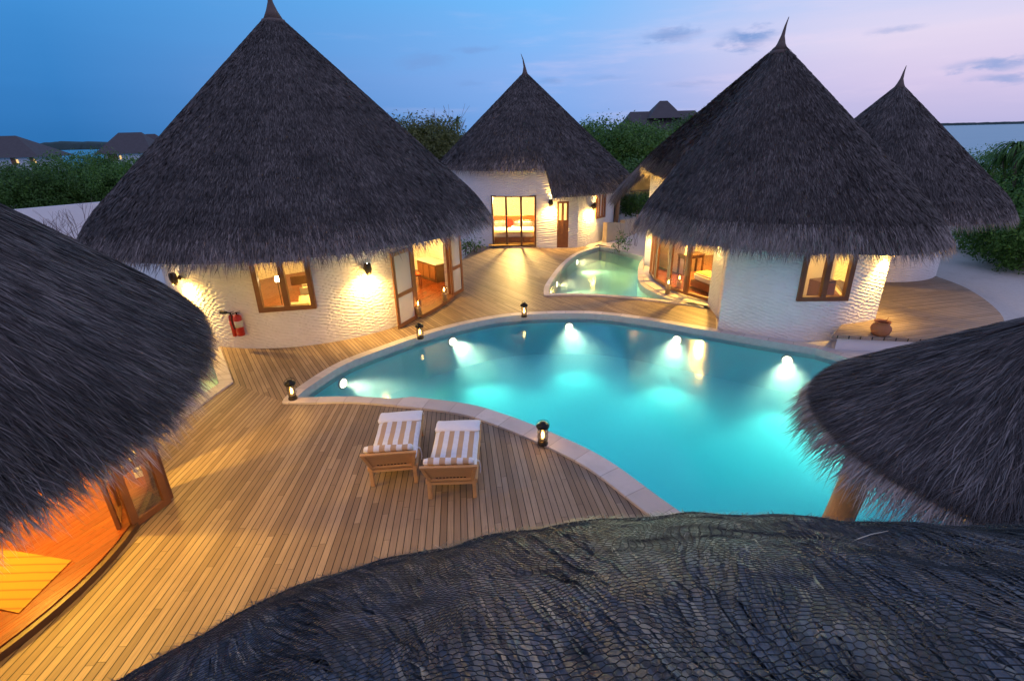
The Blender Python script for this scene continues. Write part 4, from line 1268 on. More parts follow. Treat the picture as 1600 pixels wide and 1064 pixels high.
# ------------------------------------------------------------------ sun loungers
def cushion(name, pts, w, th, mat, parent, bulge=.02):
    """soft pad following a side profile pts = [(y, z)], rounded across"""
    NX = 16; V = []; n = len(pts); ring = []
    for i, (y, z) in enumerate(pts):
        y0, z0 = pts[max(i - 1, 0)]; y1, z1 = pts[min(i + 1, n - 1)]; d = Vector((y1 - y0, z1 - z0)).normalized(); nn = Vector((-d.y, d.x))
        e = min(i, n - 1 - i); k = (.55, .88, 1, 1)[min(e, 3)]
        for s_ in range(NX):
            a = 2 * PI * s_ / NX; cx = math.copysign(abs(math.cos(a)) ** .35, math.cos(a)); sz = math.copysign(abs(math.sin(a)) ** .6, math.sin(a))
            wob = .012 * math.sin(i * 1.3 + s_) + .008 * math.sin(i * 2.9 + s_ * 2.3)
            off = th / 2 + sz * th / 2 * k + (wob if sz > .2 else 0) + (bulge * (1 - abs(cx) ** 2) if sz > 0 else 0)
            V.append((cx * w / 2 * (1 - .03 * (e == 0)) + wob * .4, y + nn.x * off, z + nn.y * off))
    m = MB(); m.v = V
    for i in range(n - 1):
        for s_ in range(NX): m.f.append((i * NX + s_, i * NX + (s_ + 1) % NX, (i + 1) * NX + (s_ + 1) % NX, (i + 1) * NX + s_))
    m.f += [tuple(range(NX)), tuple((n - 1) * NX + k for k in range(NX))]
    o_ = m.build(name, mat, parent, True, world=False)
    return o_


def make_lounger():
    t = thing('sun_lounger', 'x', 'sun lounger', (0, 0, 0), 0, 'sun loungers on the teak deck')
    B = lambda m, n, bev=.006: m.build(n, M_TEAK, t, False, world=False, bevel=bev)
    for x in (-.325, .325):
        B(MB().beam((x, .02, .0), (x, .02, .36), .055, .06, (0, 1, 0)), 'leg'); B(MB().beam((x, 1.66, .0), (x, 1.66, .34), .055, .06, (0, 1, 0)), 'leg')
    for x in (-.355, .355): B(MB().beam((x, .0, .335), (x, 1.86, .335), .035, .085), 'side_rail')
    B(MB().beam((-.30, .02, .30), (.30, .02, .30), .04, .05), 'cross_rail'); B(MB().beam((-.337, 1.85, .335), (.337, 1.85, .335), .03, .085), 'end_rail')
    m = MB()
    for k in range(16): m.box((0, .12 + k * .11, .365), (.67, .075, .018))
    s_ = m.build('slat', M_TEAK, t, world=False); s_.name = 'slatted_base'; s_['kind'] = 'stuff'
    # raised head rest: a framed board leaning back over the legs
    fb = MB()
    y0, z0, y1, z1 = .0, .36, -.23, .76
    for x in (-.30, .30): fb.beam((x, y0, z0), (x * 1.24, y1, z1), .05, .035, (0, 1, .5))
    fb.beam((-.40, y1, z1), (.40, y1, z1), .055, .04, (0, 1, .5)); fb.beam((-.29, y0 - .01, z0 + .02), (.29, y0 - .01, z0 + .02), .05, .035, (0, 1, .5))
    hr = fb.build('head_rest', M_TEAK, t, world=False)
    bp = MB(); bp.add([(-.29, y0 + .012, z0 + .02), (.29, y0 + .012, z0 + .02), (.36, y1 + .012, z1 - .02), (-.36, y1 + .012, z1 - .02), (-.29, y0 + .03, z0 + .02), (.29, y0 + .03, z0 + .02), (.36, y1 + .03, z1 - .02), (-.36, y1 + .03, z1 - .02)],
                      [(0, 1, 2, 3), (7, 6, 5, 4), (0, 4, 5, 1), (1, 5, 6, 2), (2, 6, 7, 3), (3, 7, 4, 0)])
    bp.build('panel', M_TEAK, hr, world=False)
    gm = MB()
    for k in range(9): gm.box((-.20 + k * .05, -.018, .435), (.034, .02, .02))
    g_ = gm.build('vent_slot', M_BLACKM, hr, world=False); g_.rotation_euler = (0, 0, 0)
    prof = [(-.235, .735), (-.222, .785), (-.185, .800), (-.12, .72), (-.03, .56), (.06, .44), (.16, .395), (.3, .378), (.5, .376), (.7, .377), (.9, .377), (1.1, .377), (1.3, .377), (1.5, .377), (1.54, .377)]
    cu = cushion('cushion', prof[1:], .71, .095, M_STRIPE, t)
    fl = cushion('end_flap', [(1.44, .452), (1.46, .462), (1.50, .470), (1.60, .474), (1.72, .474), (1.79, .462), (1.85, .43), (1.875, .38), (1.88, .33)], .735, .045, M_WHITE, t, .012)
    for x in (-.375, .375):
        m = MB()
        for dy in (0, .03): m.tube([(x * .95, .52 + dy, .40), (x * 1.03, .53 + dy, .37), (x * 1.06, .54 + dy * 2, .25), (x * 1.05, .50 + dy * 3, .16)], .007, 5)
        m.build('tie', M_WHITE, t, world=False)
    return t


lo1 = make_lounger()
a = P(585, 762); b = P(648, 752)
lo1.location = (a + b) / 2; lo1.rotation_euler = (0, 0, R(5)); lo1.scale = (1.12, .89, 1.0); lo1['label'] = 'left sun lounger with striped cushion, its head rest turned slightly away from its neighbour'
a = P(675, 779); b = P(740, 778)
lo2 = dup(lo1, (a + b) / 2, R(.5), label='right sun lounger standing straight, nearer the candle lantern on the coping')


# ------------------------------------------------------------------ candle vases
def make_vase():
    t = thing('candle_vase', 'x', 'candle holder', (0, 0, 0), 0, 'tall glass candle vases in the doorways')
    MB().lathe([(.0, .0), (.085, .0), (.095, .02), (.115, .55), (.109, .55), (.09, .03), (.0, .03)], n=20).build('glass_vase', M_LGLASS, t, True, world=False)
    MB().lathe([(.0, .035), (.085, .035), (.10, .30), (.0, .30)], n=20).build('sand_fill', M_WAX, t, True, world=False)
    MB().lathe([(.05, .30), (.05, .36), (.0, .365)], n=14).build('candle', M_WAX, t, True, world=False)
    MB().lathe([(.0, .365), (.022, .39), (.03, .42), (.018, .47), (.0, .52)], n=12).build('flame', M_FLAME, t, True, world=False)
    l = bpy.data.lights.new('flame_light', 'POINT'); l.energy = 22; l.color = (1, .55, .16); l.shadow_soft_size = .03
    o_ = bpy.data.objects.new('flame_light', l); COL.objects.link(o_); o_.parent = t; o_.location = (0, 0, .44)
    return t


va = make_vase()
for i, (x, y, z, lab) in enumerate(((655, 494, .106, 'lit glass candle vase at the left side of the open hut doorway'), (695, 471, .106, 'lit glass candle vase at the right side of the open hut doorway'),
                                    (1043, 459, .056, 'lit glass candle vase on the ledge outside the glass doors'), (1060, 452, .111, 'lit candle vase standing indoors just behind the glass doors'))):
    p = P(x, y, z)
    if i == 0: va.location = p; va['label'] = lab
    else: dup(va, p, 0, label=lab)

# ------------------------------------------------------------------ underwater lamps
POOLC = Vector((2.5, 9.5, -.7))
PLG = 'lamps set in the pool walls'


def pool_lamp(label, x, y, wl, z, I, energy, tgt, size=66, col=(1, .86, .55)):
    p = P(x, y, z)
    # nearest point on the pool wall
    best = min(range(len(I)), key=lambda i: (Vector(I[i]) - p.xy).length)
    q = Vector((I[best][0], I[best][1], z)); n = (Vector((tgt[0], tgt[1], z)) - q).normalized()
    a = Vector(I[best - 1]); b = Vector(I[(best + 1) % len(I)]); tg = (b - a).normalized(); nn = Vector((-tg.y, tg.x, 0)); nn = nn if nn.dot(n) > 0 else -nn
    print('LAMP', label, tuple(round(k, 2) for k in q), tuple(round(k, 2) for k in nn))
    t = thing('pool_lamp', label, 'pool light', q, 0, PLG); M = nn.to_track_quat('Z', 'Y').to_matrix()
    MB().lathe([(.16, -.02), (.16, .03), (.13, .045), (.12, .03), (.0, .03)], q, 20, M).build('rim', M_COPE, t, True)
    MB().lathe([(.12, .032), (.10, .055), (.06, .07), (.0, .075)], q, 18, M).build('lens', M_LENS, t, True)
    spot('beam', q + nn * .10, Vector(tgt), energy, col, size, 1.0, .16, t)
    return t


for (x, y, lab, tg_) in ((557, 603, 'underwater lamp near the pointed end of the pool', (-1.2, 10.9, -1.0)), (723, 542, 'underwater lamp below the lantern and folded door', (.4, 11.2, -1.15)), (886, 519, 'underwater lamp at the middle of the far pool wall', (2.0, 11.6, -1.2)),
                         (1046, 534, 'underwater lamp in front of the deck by the glass doors', (3.6, 10.4, -1.2)), (1228, 556, 'underwater lamp at the foot of the pool hut wall', (5.9, 9.2, -1.2))):
    pool_lamp(lab, x, y, 0, -.42, POOL_I, 1500, tg_)
pool_lamp('underwater lamp hidden at the right hand pool wall behind the pavilion', 1500, 640, 0, -.45, POOL_I, 1500, (5.6, 9.0, -1.1))
pool_lamp('plunge pool lamp at the far end of the curved wall', 900, 411, 0, -.32, SP_I, 760, (5.6, 21.5, -.45), 110, (1, .76, .34))
pool_lamp('plunge pool lamp near the lower left corner', 874, 444, 0, -.32, SP_I, 760, (5.4, 18.9, -.45), 110, (1, .76, .34))
pool_lamp('small lamp in the side pool by the near hut', 318, 610, 0, -.3, EP_I, 160, (-9.5, 11.5, -.4), 120, (1, .9, .4))

# ------------------------------------------------------------------ clay pot
p = P(1374, 523, .42)
pot = thing('clay_pot', 'squat terracotta pot with a flared rim standing on the raised deck', 'pot', p); pot.scale = (.88, .88, .88)
MB().lathe([(.0, .0), (.17, .0), (.24, .08), (.27, .19), (.245, .28), (.185, .35), (.18, .37), (.225, .42), (.215, .43), (.165, .385), (.165, .35), (.22, .28), (.24, .19), (.2, .08), (.0, .04)], p, 28).build('pot_body', M_CLAY, pot, True)
MB().lathe([(.262, .17), (.278, .185), (.262, .20)], p, 28).build('raised_band', M_CLAY, pot, True)
MB().tube([p + Vector((.05, 0, .3)), p + Vector((.10, .0, .46)), p + Vector((.17, .03, .54))], [.012, .01, .008], 6).build('ladle_handle', M_CLAY, pot)


# ------------------------------------------------------------------ furniture in the rooms
def chair(label, loc, rz):
    t = thing('desk_chair', label, 'chair', loc, rz)
    for x in (-.2, .2):
        for y in (-.2, .2): MB().beam((x, y, 0), (x, y, .45 if y < 0 else .98), .045, .045, (0, 1, 0)).build('leg', M_WOOD, t, world=False)
    MB().box((0, 0, .45), (.46, .46, .05)).build('seat', M_WOOD, t, world=False, bevel=.01)
    MB().box((0, 0, .49), (.42, .42, .045)).build('seat_pad', M_ORANGE, t, world=False, bevel=.015)
    for z in (.62, .76, .92): MB().box((0, .2, z), (.40, .03, .07)).build('back_slat', M_WOOD, t, world=False, bevel=.008)


def table(label, loc, rz, w, d, h, mat, name='desk', topmat=None):
    t = thing(name, label, 'table', loc, rz)
    MB().box((0, 0, h), (w, d, .05)).build('table_top', topmat or mat, t, world=False, bevel=.012)
    for x in (-w / 2 + .06, w / 2 - .06):
        for y in (-d / 2 + .06, d / 2 - .06): MB().beam((x, y, 0), (x, y, h), .06, .06, (0, 1, 0)).build('leg', mat, t, world=False)
    MB().box((0, 0, h - .09), (w - .12, d - .12, .10)).build('apron', mat, t, world=False)
    return t


def bed(label, loc, rz, w=1.9, l=2.1, head=M_ORANGE, pillow=M_REDC, throw=M_YELW):
    t = thing('bed', label, 'bed', loc, rz)
    MB().box((0, 0, .17), (w + .12, l + .1, .26)).build('bed_frame', M_WOOD, t, world=False, bevel=.02)
    MB().box((0, 0, .42), (w, l, .26)).build('mattress', M_WHITE, t, world=False, bevel=.06)
    MB().box((0, -l / 2 + .35, .47), (w + .03, .6, .21)).build('throw', throw, t, world=False, bevel=.05)
    MB().box((0, l / 2 + .08, .98), (w + .35, .08, .30)).build('headboard', head, t, world=False, bevel=.015)
    for x in (-w / 4, w / 4): MB().box((x, l / 2 - .16, .68), (w * .42, .2, .42)).build('pillow', M_WHITE, t, world=False, bevel=.09)
    c_ = MB().box((0, 0, 0), (.42, .14, .42)).build('accent_pillow', pillow, t, world=False, bevel=.06)
    c_.location = (-.12, l / 2 - .38, .78); c_.rotation_euler = (-.25, PI / 4, 0)
    return t


# hut A: desk and chair in sight through the door, bedside table and bed behind the window
pd = P(678, 436, .1)
dk = thing('curved_desk', 'dark curved desk with a pale top inside the open doors', 'table', (-3.2, 20.35, .1), R(-50))
poly = [(-.8, -.3), (.8, -.3), (.8, .3), (.4, .4), (0, .3), (-.5, .36), (-.8, .3)]
MB().prism(poly, .72, .77).build('table_top', M_WHITE, dk, world=False, bevel=.01)
MB().prism([(x * .9, y * .8) for x, y in poly], .0, .715).build('desk_body', M_WOODD, dk, world=False)
for k in range(3): MB().box((-.45 + k * .45, -.255, .38), (.42, .03, .5)).build('drawer_front', M_WOOD, dk, world=False, bevel=.008)
chair('dark timber chair with an orange seat pad drawn up to the desk', (-3.72, 19.25, .1), R(110))
wa = (w0[0] + w1[0]) / 2
pw = cyl(CA, 3.15, w0[0] + .14, .1)
table('small side table with a pale cloth, left half of the little window', pw, wa, .55, .55, .75, M_WOODD, 'side_table', M_WHITE)
bed('low bed with golden cover and red pillow behind the little window', cyl(CA, 2.0, w1[0] + .12, .1), wa + PI / 2 + .2, 1.7, 2.0, M_WOODD)
fl = thing('floor_lamp', 'thin dark floor lamp inside the little window', 'lamp', cyl(CA, 3.5, w0[0] + .05, .1))
MB().lathe([(.14, 0), (.14, .03), (.02, .04), (.012, .05), (.012, 1.65), (0, 1.65)], fl.location, 14).build('stand', M_BLACKM, fl)
MB().lathe([(.05, 1.6), (.07, 1.64), (.05, 1.74), (.0, 1.76)], fl.location, 14).build('bulb', M_BULB, fl, True)
# hut B: bed facing the big window
bed('white bed with long orange headboard and a red cushion behind the big window', (CB[0] - .95, CB[1] - 2.7, .12), R(-4), 2.5, 2.1)
rg = MB().box((CB[0] - .95, CB[1] - 4.1, .135), (2.4, .6, .02)).build('rug', M_YELW); tag(rg, 'golden rug at the foot of the bed behind the big window', 'rug')
# hut C: bed, side table, stand
bed('bed with white sheet and golden cover behind the glass doors', (7.95, 17.75, .11), R(-72), 1.7, 2.0, M_WOOD, M_YELW)
table('dark writing table seen between the glass door posts', (7.3, 20.2, .11), R(20), 1.0, .5, .78, M_WOODD, 'writing_table')
cb = thing('dark_cabinet', 'dark cabinet standing in the room behind the pool hut window', 'cabinet', (9.75, 15.35, .1), R(15))
MB().box((0, 0, .5), (.6, .45, 1.0)).build('cabinet_body', M_WOODD, cb, world=False, bevel=.01); MB().box((0, -.235, .5), (.5, .02, .85)).build('cabinet_door', M_WOOD, cb, world=False, bevel=.006)
# hut E: mat by the entrance
q = [P(112, 876, .125), P(0, 884, .125), P(-40, 960, .125), P(30, 958, .125)]
q = [Vector(k) for k in q]
mt = MB(); mt.prism([(q[0].x, q[0].y), (q[3].x, q[3].y), (q[3].x - 1.2, q[3].y + .25), (q[0].x - 1.2, q[0].y + .25)], .122, .137)


def mat_mat():
    m, nt, out = newmat('woven_mat')
    tc = nt.new('ShaderNodeTexCoord').outputs['Object']
    n = nt.new('ShaderNodeTexWave', {'Vector': tc, 'Scale': 2.2, 'Distortion': .6}, bands_direction='Y').outputs[1]
    w = nt.new('ShaderNodeTexWave', {'Vector': tc, 'Scale': 26.0}, bands_direction='X').outputs[1]
    col = nt.mix(nt.maprange(n, .0, .2), (.20, .085, .008), (.36, .165, .014)); pbr(nt, out, col, .8, Normal=bump(nt, w, .3, .01)); return m


M_MAT = mat_mat()
mo = mt.build('floor_mat', M_MAT); tag(mo, 'golden woven mat on the red floor of the open room at lower left', 'mat')


# ------------------------------------------------------------------ vegetation
def crown_mesh(name, n, blobs, leaf, mat, seed, droop=.2, aspect=2.2):
    """leaf sized faces gathered in clumps; blobs = [(centre, radii)]"""
    g = np.random.default_rng(seed); Vs = []; RV = []
    wts = np.array([b[1][0] * b[1][1] + b[1][0] * b[1][2] for b in blobs]); wts = wts / wts.sum()
    for (c_, rad), wgt in zip(blobs, wts):
        k = int(n * wgt); sub = max(6, int(k / 26))
        d = unit(g.normal(size=(sub, 3))); rr = g.uniform(.55, 1.06, sub)[:, None]
        cl = np.array(c_) + d * rr * np.array(rad); idx = g.integers(0, sub, k)
        tone = g.uniform(.1, .6, sub)
        pos = cl[idx] + g.normal(size=(k, 3)) * leaf * 1.25
        nrm = unit(d[idx] + g.normal(size=(k, 3)) * .75 + np.array([0, 0, .35])); ax_ = unit(np.cross(nrm, g.normal(size=(k, 3)))); bx = np.cross(nrm, ax_)
        ax_ = ax_ - np.array([0, 0, droop]); L = (leaf * g.uniform(.6, 1.3, k))[:, None]; w = L / aspect
        V = np.stack([pos - ax_ * L * .5, pos + bx * w * .5, pos + ax_ * L * .5, pos - bx * w * .5], 1)
        Vs.append(V.reshape(-1, 3)); RV.append(np.repeat(np.clip(tone[idx] + g.uniform(-.1, .4, k), 0, 1), 4))
    V = np.concatenate(Vs); Q = np.arange(len(V)).reshape(-1, 4)
    return V, Q, np.concatenate(RV)


def make_tree(label, loc, h, r, mat, seed, n=9000, leaf=.2, group='trees round the huts', name='broadleaf_tree', flat=.75, ntop=12, zlo=.38):
    g = random.Random(seed); t = thing(name, label, 'tree', loc, 0, group)
    blobs = [((0, 0, h * .62), (r * .75, r * .75, h * .30))]
    for k in range(ntop):
        a = 2 * PI * k / ntop + g.uniform(-.4, .4); rr = r * g.uniform(.3, .85); zz = h * g.uniform(zlo, .88) * (1 - .25 * (rr / r) ** 2)
        s_ = r * g.uniform(.26, .46); blobs.append(((rr * math.cos(a), rr * math.sin(a), zz), (s_, s_, s_ * flat)))
    V, Q, A = crown_mesh('crown', n, blobs, leaf, mat, seed)
    mesh_np('crown', V + np.array(loc), Q, np.zeros((0, 3), int), mat, t, A)
    m = MB(); b = Vector(loc)
    m.tube([b - Vector((0, 0, .4)), b + Vector((.05, .03, h * .25)), b + Vector((-.05, .08, h * .55))], [r * .06 + .05, r * .045 + .04, .05], 8)
    for k in range(7):
        bl = Vector(blobs[1 + k % ntop][0]); m.tube([b + Vector((0, 0, h * g.uniform(.18, .42))), b + bl * .55 + Vector((0, 0, h * .1)), b + bl], [.06, .04, .012], 6)
    m.build('trunk', M_BARK, t)
    return t


def bare_shrub(label, loc, h, seed, n=7, name='bare_shrub', spread=.5, tw=.02):
    g = random.Random(seed); t = thing(name, label, 'shrub', loc); m = MB(); b = Vector(loc)

    def grow(p, d, L, rad, depth):
        q = p + d * L; mid = p + d * L * .5 + Vector((g.uniform(-1, 1), g.uniform(-1, 1), 0)) * L * .08
        m.tube([p, mid, q], [rad, rad * .85, rad * .65], 5)
        if depth > 0:
            for _ in range(g.choice((2, 2, 3))):
                grow(q, (d + Vector((g.uniform(-1, 1), g.uniform(-1, 1), g.uniform(-.2, .6))) * .65).normalized(), L * g.uniform(.6, .85), rad * .65, depth - 1)
    for _ in range(n): grow(b + Vector((g.uniform(-.3, .3), g.uniform(-.3, .3), 0)), Vector((g.uniform(-spread, spread), g.uniform(-spread, spread), 1)).normalized(), h * .36, tw, 3)
    m.build('twig', M_TWIG, t).name = 'branches'
    return t


def strap_leaves(loc, n, L, w, seed, up=.6):
    g = np.random.default_rng(seed); az = g.uniform(0, 2 * PI, n); el = g.uniform(-.1, 1.35, n) * up + .15; Ls = g.uniform(.6, 1.15, n) * L
    NS = 6; V = np.zeros((n, NS + 1, 2, 3)); p = np.zeros((n, 3)) + np.array(loc); e = el.copy()
    for k in range(NS + 1):
        d = np.stack([np.cos(az) * np.cos(e), np.sin(az) * np.cos(e), np.sin(e)], -1); s_ = np.stack([-np.sin(az), np.cos(az), np.zeros(n)], -1)
        ww = w * (1 - (k / NS) ** 2 * .95); V[:, k, 0] = p - s_ * ww / 2; V[:, k, 1] = p + s_ * ww / 2
        p = p + d * (Ls / NS)[:, None]; e = e - g.uniform(.25, .55, n)
    b = np.arange(n)[:, None] * (2 * (NS + 1)); Q = np.concatenate([b + np.array([2 * k, 2 * k + 1, 2 * k + 3, 2 * k + 2]) for k in range(NS)])
    return V.reshape(-1, 3), Q, np.repeat(g.random(n) * .8, 2 * (NS + 1))


def screwpine(label, loc, h, heads, seed, L=1.3):
    g = random.Random(seed); t = thing('screwpine', label, 'tree', loc, 0, 'screwpines at the right edge'); VA = []; QA = []; AA = []; o_ = 0; m = MB(); b = Vector(loc)
    for k in range(heads):
        top = b + Vector((g.uniform(-1.3, 1.3), g.uniform(-1.3, 1.3), h * g.uniform(.35, 1.0)))
        v, q_, a_ = strap_leaves(top, 120, L, .10, seed * 31 + k); VA.append(v); QA.append(q_ + o_); AA.append(a_); o_ += len(v)
        m.tube([b, b.lerp(top, .5) + Vector((.1, 0, 0)), top], [.11, .08, .06], 7)
    m.build('trunk', M_BARK, t)
    mesh_np('crown', np.concatenate(VA), np.concatenate(QA), np.zeros((0, 3), int), M_LEAF, t, np.concatenate(AA))


TG = 'bushy trees beyond the white wall'
for i, (x, ytop, Y, r, mat, lab) in enumerate((
        (-30, 262, 39, 4.2, M_LEAFD, 'bushy dark tree at the left frame edge beyond the white wall'), (60, 268, 41, 4.4, M_LEAFD, 'low bushy dark tree below the left distant villa'), (140, 236, 43, 3.8, M_LEAF, 'tallest bushy tree left of the big hut, standing against the lagoon'),
        (200, 238, 42, 4.2, M_LEAFD, 'bushy tree in front of the second distant villa'), (255, 246, 41, 3.8, M_LEAF, 'bushy tree half hidden behind the big hut roof'), (95, 264, 52, 4.6, M_LEAFD, 'bushy tree one row back between the two distant villas'))):
    p = PY(x, 300, Y); h = PY(x, ytop, Y).z
    make_tree(lab, (p.x, Y, -.2), h * 1.06, r, mat, 20 + i, 26000, .17, TG, 'coastal_tree', ntop=16, zlo=.2)
for i, (x, ytop, Y, r, mat, lab, n, nm) in enumerate((
        (655, 176, 42, 4.6, M_LEAFO, 'olive green tree between the big hut and the bedroom hut', 19000, 'broadleaf_tree'), (682, 220, 38, 2.8, M_LEAFO, 'lower olive bush in the notch between two hut roofs', 8000, 'broadleaf_tree'),
        (735, 206, 58, 4.0, M_LEAFD, 'dark tree just left of the bedroom hut roof', 9000, 'broadleaf_tree'), (705, 214, 64, 4.0, M_LEAFD, 'dark distant tree below the coconut palm', 8000, 'broadleaf_tree'),
        (960, 178, 45, 4.6, M_LEAF, 'largest green tree behind the plunge pool, highest of its clump', 15000, 'broadleaf_tree'), (905, 196, 46, 4.0, M_LEAF, 'green tree touching the right slope of the bedroom hut roof', 10000, 'broadleaf_tree'),
        (1012, 190, 44, 3.8, M_LEAF, 'green tree in front of the large grey hip roof', 10000, 'broadleaf_tree'), (1075, 182, 50, 3.8, M_LEAFD, 'tree right of the large grey hip roof', 9000, 'broadleaf_tree'), (985, 250, 38, 3.2, M_LEAFD, 'low dark tree filling the gap between bedroom hut and pool hut', 9000, 'broadleaf_tree'),
        (1120, 195, 47, 3.6, M_LEAF, 'tree half hidden behind the pool hut roof', 7000, 'broadleaf_tree'))):
    p = PY(x, 260, Y); h = PY(x, ytop, Y).z
    make_tree(lab, (p.x, Y, -.1), h * 1.05, r, mat, 50 + i, int(n * 2.4), .22, 'trees behind the huts', nm)
bare_shrub('bare purple twigged tree beside the olive tree', tuple(PY(690, 300, 48).xy) + (0,), 8.2, 3, 9, 'bare_tree', .45, .05)
# coconut palm
p = PY(714, 230, 82); top = PY(714, 191, 82)
cp = thing('coconut_palm', 'tiny coconut palm on the skyline between two hut roofs', 'palm', (p.x, 82, -.5))
MB().tube([(p.x, 82, -.5), (p.x + .3, 82, 4), (top.x, 82, top.z)], [.22, .17, .12], 8).build('trunk', M_BARK, cp)
v, q_, a_ = strap_leaves(tuple(top), 26, 1.5, .3, 5, 1.0); mesh_np('crown', v, q_, np.zeros((0, 3), int), M_LEAFD, cp, a_)
# planted gap between huts B and C
for i, (x, y, Y, h, r, lab) in enumerate(((958, 330, 33, 2.6, 1.8, 'dark shrub behind the sandy wall by the shutters'), (1000, 330, 31, 2.3, 1.6, 'dark shrub below the pool hut back wing'))):
    q_ = PY(x, y, Y); make_tree(lab, (q_.x, Y, .3), h, r, M_LEAFD, 80 + i, 3500, .16, 'shrubs in the gap', 'leafy_shrub', ntop=8)
bare_shrub('thin straggly shrub growing at the plunge pool corner', tuple(P(985, 388)[:2]) + (-.05,), 1.9, 12, 6, tw=.012)
for i, (x, y, h, lab) in enumerate(((968, 394, .9, 'wispy green plant beside the plunge pool edge'), (727, 398, .8, 'young green plant against the bedroom hut wall, nearer the folded door'), (741, 394, .7, 'young green plant by the bedroom window corner'))):
    q_ = P(x, y); t = thing('young_plant', lab, 'plant', (q_.x, q_.y, -.05), 0, 'young plants by the walls')
    V, Q, A = crown_mesh('leaves', 260, [((0, 0, h * .7), (.22, .22, h * .3)), ((.2, .05, h * .5), (.15, .15, .2)), ((-.2, 0, h * .45), (.15, .15, .2))], .12, M_LEAF, 90 + i)
    mesh_np('leaves', V + np.array(t.location), Q, np.zeros((0, 3), int), M_LEAF, t, A)
    m = MB(); b = Vector(t.location)
    for k in range(5): m.tube([b, b + Vector((random.uniform(-.1, .1), random.uniform(-.1, .1), h * .4)), b + Vector((random.uniform(-.28, .28), random.uniform(-.2, .2), h * .8))], [.012, .01, .006], 5)
    m.build('stems', M_TWIG, t)
sw = thing('low_stone_wall', 'low curved sand coloured wall lit by lamps beyond the plunge pool', 'wall', (5.6, 27.5, 0))
pts = [P(947, 383, 0), P(975, 378, 0), P(1000, 368, 0), P(1020, 358, 0), P(1045, 352, 0)]
m = MB()
for a, b in zip(pts[:-1], pts[1:]):
    d = (b - a).normalized(); n_ = Vector((-d.y, d.x, 0)) * .3
    m.add([a + Vector((0, 0, -.2)), b + Vector((0, 0, -.2)), b + n_ + Vector((0, 0, -.2)), a + n_ + Vector((0, 0, -.2)), a + Vector((0, 0, 1.15)), b + Vector((0, 0, 1.0)), b + n_ + Vector((0, 0, 1.0)), a + n_ + Vector((0, 0, 1.15))],
          [(3, 2, 1, 0), (4, 5, 6, 7), (0, 1, 5, 4), (1, 2, 6, 5), (2, 3, 7, 6), (3, 0, 4, 7)])
m.build('wall_body', M_SANDW, sw)
pp = thing('palm_post', 'slim palm trunk post standing in the planted gap', 'post', tuple(PY(961, 345, 29).xy) + (0,))
MB().tube([pp.location, pp.location + Vector((.1, 0, 1.5)), pp.location + Vector((.15, 0, 3.3))], [.13, .12, .11], 12).build('shaft', M_TRUNK, pp, True)

# right hand edge
for i, (x, ytop, Y, heads, lab) in enumerate(((1600, 212, 26, 12, 'tall screwpine with long strap leaves at the right frame edge'), (1565, 238, 29, 11, 'screwpine with drooping leaves left of the tall one'), (1632, 225, 24, 10, 'screwpine mostly outside the right frame edge'))):
    q_ = PY(x, 300, Y); screwpine(lab, (q_.x, Y, -.1), PY(x, ytop, Y).z * .95, heads, 5 + i)
for i, (x, y, Y, h, r, lab) in enumerate(((1592, 345, 23, 3.9, 2.0, 'dark bush under the screwpines beside the sand path'), (1578, 300, 28, 4.9, 2.6, 'dark bush behind the right hut eaves'), (1545, 300, 36, 4.6, 2.6, 'bush between the right hut and the sea'), (1612, 365, 20.5, 2.6, 1.6, 'nearest dark bush on the right beside the sand'))):
    q_ = PY(x, y, Y); make_tree(lab, (q_.x, Y, -.1), h, r * 1.25, M_LEAF, 100 + i, 14000, .15, 'bushes beside the sand path', 'leafy_shrub', ntop=14, zlo=.08)
sb = thing('sand_bench', 'pale slab bench on the sand beyond the right hut', 'bench', tuple(P(1521, 365)[:2]) + (0,), R(-20))
MB().box((0, 0, .38), (1.5, .7, .10)).build('seat', M_COPE, sb, world=False, bevel=.02)
for x in (-.55, .55): MB().box((x, 0, .15), (.14, .6, .36)).build('leg', M_COPE, sb, world=False)
ps = thing('eave_post', 'thin leaning post under the right hut eaves', 'post', tuple(P(1496, 372)[:2]) + (-.05,))
MB().tube([ps.location, ps.location + Vector((.18, 0, 1.3)), ps.location + Vector((.3, 0, 2.9))], .07, 10).build('shaft', M_TRUNK, ps, True)

# left: white garden wall, bare shrubs and a fan palm in front of it
gw = thing('garden_wall', 'plain white garden wall behind the two left huts', 'wall', (-28, 33, 0))
a = P(20, 328, 2.0); b = P(190, 313, 2.0); d = (b - a).normalized(); a = a - d * 6; b = b + d * 5; n_ = Vector((-d.y, d.x, 0)) * .25
MB().add([a.xy.to_3d() - Vector((0, 0, .3)), b.xy.to_3d() - Vector((0, 0, .3)), b.xy.to_3d() + n_ - Vector((0, 0, .3)), a.xy.to_3d() + n_ - Vector((0, 0, .3)), a, b, b + n_, a + n_], [(3, 2, 1, 0), (4, 5, 6, 7), (0, 1, 5, 4), (1, 2, 6, 5), (2, 3, 7, 6), (3, 0, 4, 7)]).build('wall_body', M_RENDER, gw)
for i, (x, y, Y, h, lab) in enumerate(((45, 345, 26.5, 1.7, 'bare twiggy shrub before the white wall, far left'), (66, 345, 27, 1.9, 'bare twiggy shrub before the white wall, second from left'), (128, 350, 28, 2.2, 'bare shrub with a dried seed head before the white wall'), (90, 365, 24, 1.5, 'low bare shrub behind the near hut ridge'))):
    q_ = PY(x, y, Y); bare_shrub(lab, (q_.x, Y, 0), h * 1.25, 40 + i, 5, spread=.7, tw=.022)
q_ = PY(106, 372, 22); fp = thing('fan_palm', 'small spiky green palm in the gap between the two left huts', 'palm', (q_.x, 22, 0))
